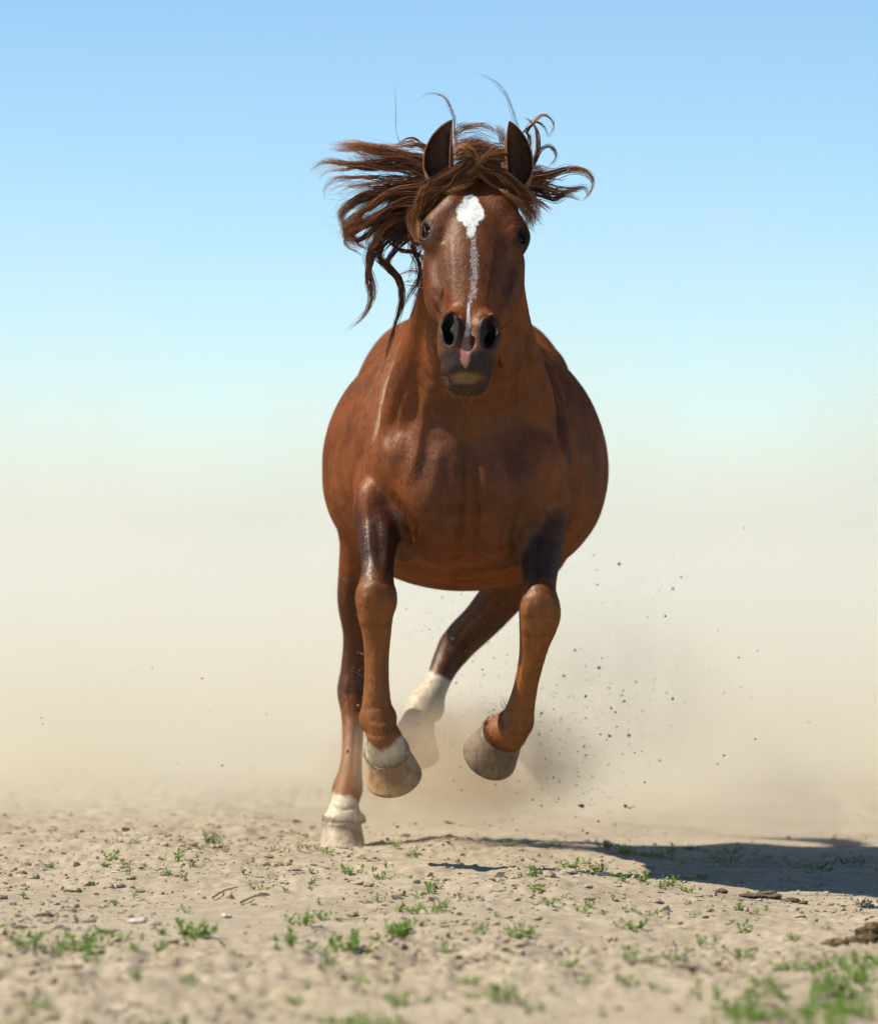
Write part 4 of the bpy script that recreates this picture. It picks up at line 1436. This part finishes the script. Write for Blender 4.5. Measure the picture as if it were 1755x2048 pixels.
def lumps(P, size, flatten=(0.5, 0.95), seed=1, stretch_x=(0.8, 1.8)):
    rg = np.random.default_rng(seed)
    n = len(P)
    v = IV[None] * rg.uniform(0.62, 1.25, (n, 12, 1)) + rg.normal(0, 0.10, (n, 12, 3))
    sc = np.stack([rg.uniform(*stretch_x, n), rg.uniform(0.8, 1.4, n), rg.uniform(*flatten, n)], 1)
    v = v * sc[:, None, :] * np.asarray(size)[:, None, None]
    a = rg.uniform(0, 6.28, n)
    ca, sa = np.cos(a)[:, None], np.sin(a)[:, None]
    v = np.stack([v[:, :, 0] * ca - v[:, :, 1] * sa, v[:, :, 0] * sa + v[:, :, 1] * ca, v[:, :, 2]], -1)
    v = v + np.asarray(P)[:, None, :]
    f = IF[None] + 12 * np.arange(n)[:, None, None]
    return v.reshape(-1, 3), f.reshape(-1, 3)


rg = np.random.default_rng(21)
n = 22000
u = rg.random(n)
dist = 1 / (1 / 8.9 * (1 - u) + 1 / 15.2 * u)
gyv = dist - CAM_D
gxv = rg.uniform(-0.098, 0.098, n) * dist
dens = 0.5 + 0.8 * vnoise(gxv * 2.2 + 9, gyv * 1.2) + 0.5 * vnoise(gxv * 7, gyv * 4) + 0.35 * np.exp(-((gyv + 1.2) / 0.9) ** 2)
keep = rg.random(n) < np.clip(dens, 0.06, 1.0)
gxv, gyv = gxv[keep], gyv[keep]
sz = np.clip(0.0026 * np.exp(rg.normal(0, 0.66, len(gxv))), 0.001, 0.014)
cz = ground_z(gxv, gyv) + sz * 0.25
cv, cf = lumps(np.stack([gxv, gyv, cz], 1), sz, (0.5, 0.95), 3)
obj('soil_crumbs', mesh_np('soil_crumbs', cv, cf, False), CLOD, None, kind='stuff', label='loose crumbs of dry beige soil on the ground', category='soil')
# ------------------------------------------------------------------ weeds sprouting from the soil
def mat_leaf(name, a, b, c3):
    m = NT(name)
    oi = m.n('ObjectInfo')
    nz = m.noise(m.coords(), 55, 2)
    c = m.mix(m.ramp(nz, 0.35, 0.65), a, b)
    c = m.mix(m.math('MULTIPLY', oi.outputs['Random'], 0.5), c, c3)
    p = m.principled(c, 0.5, None, Specular_IOR_Level=0.35)
    tr = m.n('BsdfTranslucent')
    m.l(m.mix(0.5, c, (0.20, 0.34, 0.03)), tr.inputs['Color'])
    mx = m.n('MixShader')
    mx.inputs[0].default_value = 0.35
    m.l(p.outputs[0], mx.inputs[1])
    m.l(tr.outputs[0], mx.inputs[2])
    m.l(mx.outputs[0], m.out.inputs['Surface'])
    return m.m


LEAF = mat_leaf('weed_leaf', (0.10, 0.215, 0.022), (0.18, 0.31, 0.040), (0.21, 0.28, 0.06))
LEAF_PALE = mat_leaf('weed_leaf_dusty', (0.20, 0.24, 0.13), (0.28, 0.30, 0.17), (0.30, 0.28, 0.17))
m = NT('weed_stem')
m.principled(m.mix(m.noise(m.coords(), 40), (0.16, 0.15, 0.05), (0.22, 0.11, 0.05)), 0.7)
STEM = m.m


def sprig(w, h, rg, dens=1.0):
    """stems and leaves of one low weed, w across and h tall, about the origin"""
    SV, SF, LV, LF = [], [], [], []
    ns = int(np.clip(w / 0.013 * dens, 2, 16))
    for _ in range(ns):
        az = rg.uniform(0, 6.28)
        spread = rg.random() ** 0.6
        base = np.array([math.cos(az), math.sin(az) * 1.2, 0]) * w * 0.30 * spread
        lean = np.array([math.cos(az), math.sin(az), 0]) * w * 0.30 * rg.uniform(0.3, 1.1)
        hh = h * rg.uniform(0.40, 1.0)
        tip = base + lean + np.array([0, 0, hh])
        midp = base + lean * 0.25 + np.array([0, 0, hh * 0.6]) + rg.normal(0, 0.002, 3)
        pts = [(1 - t) ** 2 * base + 2 * t * (1 - t) * midp + t * t * tip for t in np.linspace(0, 1, 5)]
        pts[0] = pts[0] - np.array([0, 0, 0.012])
        k0 = len(SV)
        for i, p in enumerate(pts):
            r = 0.0011 * (1 - 0.6 * i / 4)
            for a in (0, 2.1, 4.2):
                SV.append(p + np.array([math.cos(a) * r, math.sin(a) * r, 0]))
        for i in range(4):
            for q in range(3):
                SF.append((k0 + 3 * i + q, k0 + 3 * i + (q + 1) % 3, k0 + 3 * i + 3 + (q + 1) % 3, k0 + 3 * i + 3 + q))
        nl = int(np.clip(hh / 0.0042, 5, 12))
        ang = rg.uniform(0, 6.28)
        for j in range(nl):
            t = 0.12 + 0.88 * j / (nl - 1)
            p = (1 - t) ** 2 * base + 2 * t * (1 - t) * midp + t * t * tip
            ang += 2.4 + rg.normal(0, 0.3)
            el = rg.uniform(0.1, 0.8) + 0.6 * t ** 3
            d = np.array([math.cos(ang) * math.cos(el), math.sin(ang) * math.cos(el), math.sin(el)])
            sd = unit(np.cross(d, (0, 0, 1.0)))
            up = np.cross(sd, d)
            L = rg.uniform(0.014, 0.027) * (1 - 0.35 * t) * np.clip(h / 0.03, 0.7, 1.25)
            wd = L * rg.uniform(0.18, 0.30)
            k = len(LV)
            LV += [p, p + d * L * 0.45 + sd * wd + up * wd * 0.5, p + d * L * 0.5, p + d * L * 0.45 - sd * wd + up * wd * 0.5, p + d * L - up * L * rg.uniform(0, 0.2)]
            LF += [(k, k + 2, k + 1), (k, k + 3, k + 2), (k + 1, k + 2, k + 4), (k + 2, k + 3, k + 4)]
    return SV, SF, LV, LF


Z5 = [(515, 280, 90, 35), (440, 330, 60, 55), (845, 285, 70, 70), (775, 295, 80, 35), (650, 345, 30, 35), (705, 345, 40, 55), (665, 390, 70, 35),
      (728, 400, 40, 30), (760, 362, 40, 20), (885, 300, 60, 30), (1105, 295, 50, 40), (1185, 280, 30, 35), (1245, 275, 50, 30), (1300, 290, 40, 45),
      (1440, 275, 30, 30), (1580, 280, 50, 40), (1640, 300, 60, 45), (1400, 365, 90, 50), (1485, 360, 30, 25), (1525, 395, 60, 40), (1240, 375, 30, 25),
      (1635, 390, 25, 20), (1040, 440, 60, 20), (1510, 475, 50, 35), (745, 520, 30, 40), (1630, 515, 90, 50), (1665, 470, 40, 30), (1725, 455, 50, 60),
      (1725, 515, 70, 40), (770, 620, 190, 85), (480, 620, 100, 50), (330, 685, 150, 110), (640, 685, 90, 50), (110, 680, 90, 70), (235, 715, 50, 40),
      (380, 750, 80, 60), (1215, 560, 120, 60), (1290, 525, 80, 40), (1385, 660, 160, 130), (1580, 620, 120, 90), (1165, 680, 60, 80), (1105, 685, 30, 25),
      (1230, 690, 30, 30), (1310, 750, 60, 50), (1460, 780, 120, 40), (755, 815, 60, 60), (550, 830, 60, 40), (150, 905, 90, 70), (1590, 880, 100, 70),
      (1690, 875, 60, 50), (1165, 860, 80, 40), (100, 970, 100, 60), (650, 973, 60, 40), (740, 960, 50, 50), (1500, 970, 200, 80), (350, 973, 50, 40),
      (1330, 940, 120, 30), (460, 660, 50, 30), (640, 605, 40, 20), (525, 705, 40, 40), (195, 335, 40, 20), (500, 355, 40, 20)]
Z6 = [(275, 270, 120, 30), (535, 335, 80, 60), (655, 335, 90, 45), (630, 365, 50, 35), (745, 280, 90, 45), (860, 285, 130, 30), (930, 265, 40, 50),
      (825, 380, 60, 60), (735, 385, 60, 30), (890, 395, 40, 30), (930, 380, 70, 50), (1000, 395, 60, 40), (1060, 340, 50, 20), (385, 400, 30, 60),
      (390, 435, 60, 45), (445, 480, 40, 45), (505, 455, 25, 25), (595, 470, 50, 30), (575, 490, 50, 20), (745, 470, 25, 25), (830, 475, 110, 30),
      (775, 540, 120, 50), (990, 435, 20, 20), (1205, 440, 50, 20), (1270, 450, 30, 15), (1230, 520, 60, 65), (1190, 520, 20, 15), (20, 510, 50, 50),
      (130, 475, 25, 20), (1010, 475, 30, 20), (330, 600, 130, 60), (175, 590, 50, 50), (1075, 610, 80, 50), (1150, 610, 20, 20), (1200, 675, 110, 50),
      (1415, 590, 50, 35), (1490, 545, 40, 25), (1545, 545, 40, 45), (1660, 545, 40, 35), (25, 670, 70, 30), (490, 750, 100, 60), (600, 805, 70, 55),
      (960, 710, 100, 40), (770, 740, 50, 70), (735, 800, 80, 40), (850, 745, 60, 30), (1285, 780, 130, 40), (1400, 710, 140, 60), (1020, 780, 30, 30),
      (130, 820, 110, 50), (245, 885, 100, 80), (340, 885, 50, 50), (400, 900, 50, 30), (140, 870, 60, 30), (1150, 285, 100, 30), (1515, 295, 110, 40),
      (1660, 260, 120, 50), (1170, 240, 70, 30), (660, 240, 80, 30), (1010, 230, 60, 25), (1695, 410, 60, 30), (870, 820, 60, 30)]
WEEDS = [(0.5014 * x, 1560 + 0.5014 * y, 0.5014 * w, 0.5014 * h) for x, y, w, h in Z5] + \
        [(875 + 0.5014 * x, 1560 + 0.5014 * y, 0.5014 * w, 0.5014 * h) for x, y, w, h in Z6]

ROWS = [(1722, 'at the dusty edge'), (1772, "level with the horse's shadow"), (1832, 'on sharp cloddy soil'), (1925, 'on softly blurred soil'),
        (9999, 'along the blurred bottom edge')]
COLS = [(440, 'far left'), (880, 'below the planted hoof'), (1320, 'right of centre'), (9999, 'far right')]
ORD = ['leftmost', 'second from left', 'third from left', 'fourth from left', 'fifth from left', 'sixth from left', 'seventh from left', 'eighth from left',
       'ninth from left', 'tenth from left', 'eleventh from left', 'twelfth from left', 'thirteenth from left', 'fourteenth from left', 'fifteenth from left',
       'sixteenth from left', 'seventeenth from left', 'eighteenth from left', 'nineteenth from left', 'twentieth from left']
cells = {}
for i, (x, y, w, h) in enumerate(WEEDS):
    r = next(t for lim, t in ROWS if y < lim)
    c = next(t for lim, t in COLS if x < lim)
    cells.setdefault((r, c), []).append(i)
wlabel = {}
for (r, c), ids in cells.items():
    ids.sort(key=lambda i: WEEDS[i][0])
    for k, i in enumerate(ids):
        w, h = WEEDS[i][2:]
        size = 'wide' if w > 55 else 'upright' if h > w else 'tiny' if w < 18 else 'small'
        wlabel[i] = f'{size} green weed {r}, {c}, {ORD[k] if len(ids) > 1 else "alone there"}'
for i, (x, y, w, h) in enumerate(WEEDS):
    gxp, gyp = G(x, y)
    sc = (CAM_D + gyp) / FPX
    rg = np.random.default_rng(500 + i)
    SV, SF, LV, LF = sprig(w * sc * 1.4, max(h * sc * 0.8, 0.012), rg, 1.5 if y < 1800 else 1.8)
    o = empty('weed', (gxp, gyp, gz(gxp, gyp)), label=wlabel[i], category='weed', group='green weeds sprouting from the dry soil')
    pale = y < 1700 or (y < 1712 and x < 480)
    obj('stem', mesh_np('weed_stem', SV, SF), STEM, o, kind='stuff')
    obj('foliage', mesh_np('weed_foliage', LV, LF, False), LEAF_PALE if pale else LEAF, o, kind='stuff')

# the thick low growth in the lower right corner, and seedlings everywhere: uncountable
SVa, SFa, LVa, LFa = [], [], [], []
rg = np.random.default_rng(77)
spots = []
while len(spots) < 150:
    x, y = rg.uniform(1400, 1755), rg.uniform(1880, 2075)
    if (x > 1625 and y > 1885 + 0.25 * (1755 - x) and y < 2020 and rg.random() < 0.8) or (y > 1985 and x > 1300 and rg.random() < 0.45):
        if vnoise(np.array([x / 38.0]), np.array([y / 22.0]))[0] > -0.35:
            spots.append((x, y, rg.uniform(22, 48), rg.uniform(14, 36)))
for _ in range(90):
    spots.append((rg.uniform(0, 1755), 1700 + 350 * rg.random() ** 0.8, rg.uniform(6, 16), rg.uniform(5, 12)))
for x, y, w, h in spots:
    gxp, gyp = G(x, y)
    sc = (CAM_D + gyp) / FPX
    SV, SF, LV, LF = sprig(w * sc, h * sc, rg, 0.8)
    o3 = np.array([gxp, gyp, gz(gxp, gyp)])
    SFa += [tuple(k + len(SVa) for k in f) for f in SF]
    SVa += [v + o3 for v in SV]
    LFa += [tuple(k + len(LVa) for k in f) for f in LF]
    LVa += [v + o3 for v in LV]
gc = obj('ground_cover', mesh_np('ground_cover', LVa, LFa, False), LEAF, None, kind='stuff', label='low green ground cover in the lower right corner and seedlings', category='ground cover')
obj('stem', mesh_np('ground_cover_stem', SVa, SFa), STEM, gc, kind='stuff')


# ------------------------------------------------------------------ clods, stones, straw on the ground
def lump_mesh(name, rx, ry, rz, seed, rough=0.35, sub=2):
    v, f = IV.copy(), IF.copy()
    for _ in range(sub):
        e = {}
        nv = list(v)
        nf = []

        def md(a, b):
            k = (min(a, b), max(a, b))
            if k not in e:
                p = nv[a] + nv[b]
                nv.append(p / np.linalg.norm(p))
                e[k] = len(nv) - 1
            return e[k]
        for a, b, c in f:
            ab, bc, ca = md(a, b), md(b, c), md(c, a)
            nf += [(a, ab, ca), (b, bc, ab), (c, ca, bc), (ab, bc, ca)]
        v, f = np.array(nv), np.array(nf)
    r = 1 + rough * (noise3(v + seed * 1.7, 1.9) * 0.7 + noise3(v + seed, 4.5) * 0.5)
    return mesh_np(name, v * r[:, None] * np.array([rx, ry, rz]), f, False)


def mat_plain(name, a, b, scale=60, rough=0.9):
    m = NT(name)
    nz = m.noise(m.coords(), scale, 4, 0.65)
    m.principled(m.mix(m.ramp(nz, 0.35, 0.65), a, b), rough, m.bump(nz, 0.6, 0.004), Specular_IOR_Level=0.2)
    return m.m


DUNG = mat_plain('dry_dung', (0.055, 0.036, 0.016), (0.16, 0.105, 0.05))
DARKSOIL = mat_plain('dark_soil', (0.07, 0.048, 0.03), (0.17, 0.12, 0.075))
PALE = mat_plain('pale_stone', (0.50, 0.43, 0.33), (0.62, 0.55, 0.44))
STRAW = mat_plain('straw', (0.42, 0.31, 0.16), (0.60, 0.48, 0.28), 30)


def ground_lump(px_, py_, w, h, mat, name, label, cat, seed, group=None):
    gxp, gyp = G(px_, py_)
    sc = (CAM_D + gyp) / FPX
    o = obj(name, lump_mesh(name, w * sc / 2, w * sc / 2 * 1.1, h * sc / 2, seed), mat, None, label=label, category=cat)
    o.location = (gxp, gyp, gz(gxp, gyp) + h * sc * 0.28)
    o.rotation_euler = (0, 0, seed * 1.3)
    if group:
        o['group'] = group


ground_lump(1738, 1842, 52, 42, DUNG, 'dung_lump', 'dark brown lump of dung at the right edge, uppermost', 'dung', 1, 'dung by the right edge')
ground_lump(1728, 1864, 70, 26, DUNG, 'dung_lump', 'wide brown dung lump below the darkest one at right edge', 'dung', 2, 'dung by the right edge')
ground_lump(1668, 1876, 52, 22, DUNG, 'dung_lump', 'flat brown dung lump left of the pile at right edge', 'dung', 3, 'dung by the right edge')
ground_lump(1535, 1752, 50, 17, DARKSOIL, 'dark_clod', "widest dark clod inside the horse's shadow", 'clod', 4, "dark clods in the horse's shadow")
ground_lump(1500, 1754, 40, 11, DARKSOIL, 'dark_clod', 'flat dark clod just left of the widest one in the shadow', 'clod', 5, "dark clods in the horse's shadow")
ground_lump(1580, 1758, 32, 11, DARKSOIL, 'dark_clod', 'dark clod just right of the widest one in the shadow', 'clod', 6, "dark clods in the horse's shadow")
ground_lump(1605, 1762, 22, 9, DARKSOIL, 'dark_clod', 'rightmost small dark clod in the shadow', 'clod', 7, "dark clods in the horse's shadow")
ground_lump(1440, 1750, 26, 10, DARKSOIL, 'dark_clod', 'leftmost dark clod in the shadow beside a weed', 'clod', 8, "dark clods in the horse's shadow")
ground_lump(1208, 1741, 30, 13, PALE, 'pale_stone', 'pale flat stone among weeds under the lifted hooves', 'stone', 9, 'pale stones on the soil')
ground_lump(1140, 1747, 30, 14, CLOD, 'soil_clod', 'grey beige clod left of the pale flat stone', 'clod', 10)
ground_lump(274, 1846, 36, 12, PALE, 'pale_stone', 'pale stone on the left behind a weed', 'stone', 11, 'pale stones on the soil')
ground_lump(452, 1826, 22, 10, PALE, 'pale_stone', 'small pale stone below the straw stalks', 'stone', 12, 'pale stones on the soil')
ground_lump(148, 1945, 52, 13, DARKSOIL, 'dark_clod', 'dark blurred clod in the left foreground', 'clod', 13)
ground_lump(92, 1824, 28, 10, DARKSOIL, 'dark_clod', 'dark clod on the left, upper of two', 'clod', 14, 'dark clods on the left')
ground_lump(42, 1851, 30, 8, DARKSOIL, 'dark_clod', 'flat dark clod on the left, lower of two', 'clod', 15, 'dark clods on the left')
ground_lump(1310, 1776, 30, 11, CLOD, 'soil_clod', 'long soil clod on lit ground right of centre', 'clod', 16)
ground_lump(1362, 1936, 62, 12, DARKSOIL, 'dark_clod', 'wide blurred dark clod in the right foreground', 'clod', 17)
ground_lump(524, 1789, 26, 10, DARKSOIL, 'dark_clod', 'dark clod at the end of the straw stalk', 'clod', 18)


def straw(pts, r, label):
    P = [np.array([*G(x, y), 0.0]) for x, y in pts]
    for p in P:
        p[2] = gz(p[0], p[1]) + 0.006
    g = catmull(P, 12)
    V, F = [], []
    for i, p in enumerate(g):
        for a in range(6):
            V.append(p - g[0] + np.array([0, math.cos(a * 1.047), math.sin(a * 1.047)]) * r * (1 - 0.5 * i / 11))
    for i in range(11):
        for a in range(6):
            F.append((i * 6 + a, i * 6 + (a + 1) % 6, i * 6 + 6 + (a + 1) % 6, i * 6 + 6 + a))
    o = obj('straw_stalk', mesh_np('straw_stalk', V, F), STRAW, None, label=label, category='straw', group='straw on the soil')
    o.location = Vector(g[0])


straw([(424, 1797), (450, 1783), (476, 1776)], 0.0042, 'pale straw stalk on the soil, left of the two thick ones')
straw([(480, 1808), (510, 1797), (533, 1795)], 0.0045, 'pale straw stalk on the soil, right of the two thick ones')
straw([(672, 1827), (704, 1827), (736, 1826)], 0.0028, 'thin yellow straw lying flat below the planted hoof')
straw([(622, 1852), (640, 1846), (662, 1846)], 0.0030, 'short yellow straw near the big weed clump')
straw([(222, 1752), (244, 1754), (266, 1752)], 0.0022, 'thin brown straw lying far left')

# ------------------------------------------------------------------ dirt thrown up by the hooves
DIRT = mat_plain('flying_dirt', (0.17, 0.13, 0.09), (0.40, 0.31, 0.21), 80)
FLY = [(895, 1645, 20, 7, 0.05, 'flat dirt flake flying low between the front hooves'),
       (938, 1681, 17, 19, 0.10, 'round dirt clod flying just above the soil'),
       (1197, 1336, 9, 8, 0.0, 'dirt clod flying level with the right knee'),
       (1257, 1471, 9, 7, 0.2, 'dirt clod flying right of the lifted grey hoof'),
       (1345, 1178, 8, 5, 0.3, 'dirt speck flying highest at the right'),
       (1237, 1128, 8, 6, 0.2, 'dirt speck flying beside the right flank'),
       (1250, 1612, 9, 12, 0.1, 'long dirt clod falling at lower right of the hooves'),
       (1162, 1612, 14, 6, 0.1, 'flat grey dirt flake flying low, right of the hooves'),
       (905, 1277, 10, 8, 0.0, 'pale dirt clod flying in front of the swinging hind leg'),
       (694, 1502, 9, 9, -0.15, 'pale dirt clod flying in front of the planted hind leg'),
       (775, 1678, 10, 11, 0.0, 'dirt clod flying right of the planted hoof'),
       (794, 1653, 9, 6, -0.1, 'dirt clod flying under the tan front hoof'),
       (1117, 1690, 8, 11, 0.0, 'dark dirt clod falling towards the shadow'),
       (1218, 1472, 7, 7, 0.1, 'small dirt clod right of the grey hoof, left of another')]
for i, (x, y, w, h, d, lb) in enumerate(FLY):
    sc = (CAM_D + d) / FPX
    o = obj('flying_clod', lump_mesh('flying_clod', w * sc * 0.4, w * sc * 0.33, h * sc * 0.4, 30 + i, 0.4, 1), DIRT, None, label=lb, category='dirt clod', group='dirt clods thrown up by the hooves')
    o.location = Vector(W(x, y, d))
    o.rotation_euler = (0.3 * i, 0.2, 0)
rg = np.random.default_rng(91)
FP, FS = [], []


def specks(n, cx, cy, sx, sy, smin, smax, y0, y1):
    k = 0
    while k < n:
        x, y = rg.normal(cx, sx), rg.normal(cy, sy)
        if y > 1685 or y < 1010 or x < 0 or x > 1755:
            continue
        FP.append(W(x, y, rg.uniform(y0, y1)))
        FS.append(0.85 * (smin * (smax / smin) ** (rg.random() ** 2.6)) / FPX * 14 / 2)
        k += 1


specks(420, 960, 1480, 95, 120, 1.5, 5.5, -0.35, 0.5)
specks(420, 1130, 1500, 110, 130, 1.8, 7.5, -0.6, 0.5)
specks(70, 880, 1250, 70, 50, 1.5, 6.0, -0.4, 0.4)
specks(80, 1230, 1270, 110, 120, 1.8, 7.0, -0.4, 0.6)
specks(70, 720, 1300, 22, 170, 1.8, 6.0, -0.35, -0.1)
specks(900, 985, 1490, 120, 120, 0.9, 2.6, -0.45, 0.5)
specks(250, 1180, 1480, 120, 140, 0.9, 2.6, -0.5, 0.5)
specks(46, 350, 1380, 180, 160, 2.2, 7.5, -0.6, 0.6)
specks(46, 1480, 1420, 150, 170, 2.2, 7.5, -0.6, 0.6)
fv, ff_ = lumps(np.array(FP), np.array(FS), (0.5, 1.1), 8, (0.8, 1.5))
obj('flying_dirt', mesh_np('flying_dirt', fv, ff_, False), DIRT, None, kind='stuff', label='fine dirt specks spraying through the air around the hooves', category='dirt')
# ------------------------------------------------------------------ dust hanging in the air
def box_mesh(name, lo, hi):
    (x0, y0, z0), (x1, y1, z1) = lo, hi
    v = [(x0, y0, z0), (x1, y0, z0), (x1, y1, z0), (x0, y1, z0), (x0, y0, z1), (x1, y0, z1), (x1, y1, z1), (x0, y1, z1)]
    f = [(0, 3, 2, 1), (4, 5, 6, 7), (0, 1, 5, 4), (1, 2, 6, 5), (2, 3, 7, 6), (3, 0, 4, 7)]
    return mesh_np(name, v, f, False)


def volume_out(m, density, color, aniso=0.25):
    pv = m.n('VolumePrincipled')
    if isinstance(color, tuple):
        color = (*color, 1)
    m.set(pv.inputs['Color'], color)
    pv.inputs['Anisotropy'].default_value = aniso
    pv.inputs['Density Attribute'].default_value = ''
    m.set(pv.inputs['Density'], density)
    m.l(pv.outputs[0], m.out.inputs['Volume'])


m = NT('dust_haze_volume')
co = m.coords()
sp = m.n('SeparateXYZ')
m.l(co, sp.inputs[0])
X, Y, Zc = sp.outputs
low = m.math('MULTIPLY', m.math('EXPONENT', m.math('MULTIPLY', Zc, -1 / 0.17)), 0.95)
hgt = m.math('ADD', 0.17, m.math('MULTIPLY', m.ramp(m.noise(m.coords(scale=(1, 0.35, 0.15)), 0.42, 3, 0.55), 0.25, 0.75), 0.42))
tall = m.math('MULTIPLY', m.math('EXPONENT', m.math('DIVIDE', m.math('MULTIPLY', Zc, -1.0), hgt)), 0.90)
fade = m.ramp(Zc, 4.4, 2.2)
front = m.ramp(m.math('ADD', Y, m.math('MULTIPLY', m.noise(co, 0.8, 3), 1.6)), 1.1, 4.2)
sides = m.math('MULTIPLY', m.ramp(m.math('ABSOLUTE', X), 15.0, 9.0), m.ramp(Y, 56.0, 44.0))
bil = m.math('MULTIPLY', m.ramp(m.noise(m.coords(scale=(1, 0.6, 1.2)), 0.9, 4, 0.6), 0.30, 0.70), 2.0)
d = m.math('MULTIPLY', m.math('MULTIPLY', m.math('ADD', low, tall), fade), m.math('MULTIPLY', m.math('MULTIPLY', front, sides), bil))
volume_out(m, d, m.mix(m.ramp(Zc, 0.0, 0.75), (0.90, 0.84, 0.685), (0.93, 0.915, 0.815)))
obj('dust_cloud', box_mesh('dust_cloud', (-16, 0.35, -0.06), (16, 58, 4.5)), m.m, None, kind='stuff', label='pale beige dust hanging behind the horse', category='dust')

def mat_puff(name, dens, col):
    m = NT(name)
    co = m.coords('Generated')
    mp = m.n('Mapping')
    m.l(co, mp.inputs[0])
    mp.inputs['Location'].default_value = (-1, -1, -1)
    mp.inputs['Scale'].default_value = (2, 2, 2)
    ln = m.n('VectorMath', operation='LENGTH')
    m.l(mp.outputs[0], ln.inputs[0])
    nz = m.noise(m.coords(), 8.0, 6, 0.66)
    fall = m.ramp(m.math('ADD', ln.outputs['Value'], m.math('MULTIPLY', m.math('SUBTRACT', nz, 0.5), 1.1)), 1.0, 0.30)
    d = m.math('MULTIPLY', m.math('MULTIPLY', fall, m.ramp(nz, 0.30, 0.70)), dens)
    volume_out(m, d, col)
    return m.m


def puff(cx, cy, cz, rx, ry, rz, name, label, mat):
    v, f = IV.copy(), IF
    V, F = [], []
    n1_, n2_ = 20, 12
    for i in range(n2_ + 1):
        th = math.pi * i / n2_
        for j in range(n1_):
            ph = 2 * math.pi * j / n1_
            V.append((rx * math.sin(th) * math.cos(ph), ry * math.sin(th) * math.sin(ph), max(rz * math.cos(th), -cz + 0.0)))
    for i in range(n2_):
        for j in range(n1_):
            F.append((i * n1_ + j, (i + 1) * n1_ + j, (i + 1) * n1_ + (j + 1) % n1_, i * n1_ + (j + 1) % n1_))
    o = obj(name, mesh_np(name, V, F), mat, None, kind='stuff', label=label, category='dust')
    o.location = (cx, cy, cz)


puff(0.07, 0.08, 0.08, 0.50, 0.42, 0.38, 'dust_puff', 'brown puff of dust kicked up under the hooves', mat_puff('dust_puff_brown', 8.0, (0.78, 0.63, 0.45)))
puff(0.48, 0.30, 0.24, 0.50, 0.45, 0.55, 'dust_puff', 'grey puff of dust right of the hooves in the shade', mat_puff('dust_puff_grey', 1.0, (0.92, 0.83, 0.70)))
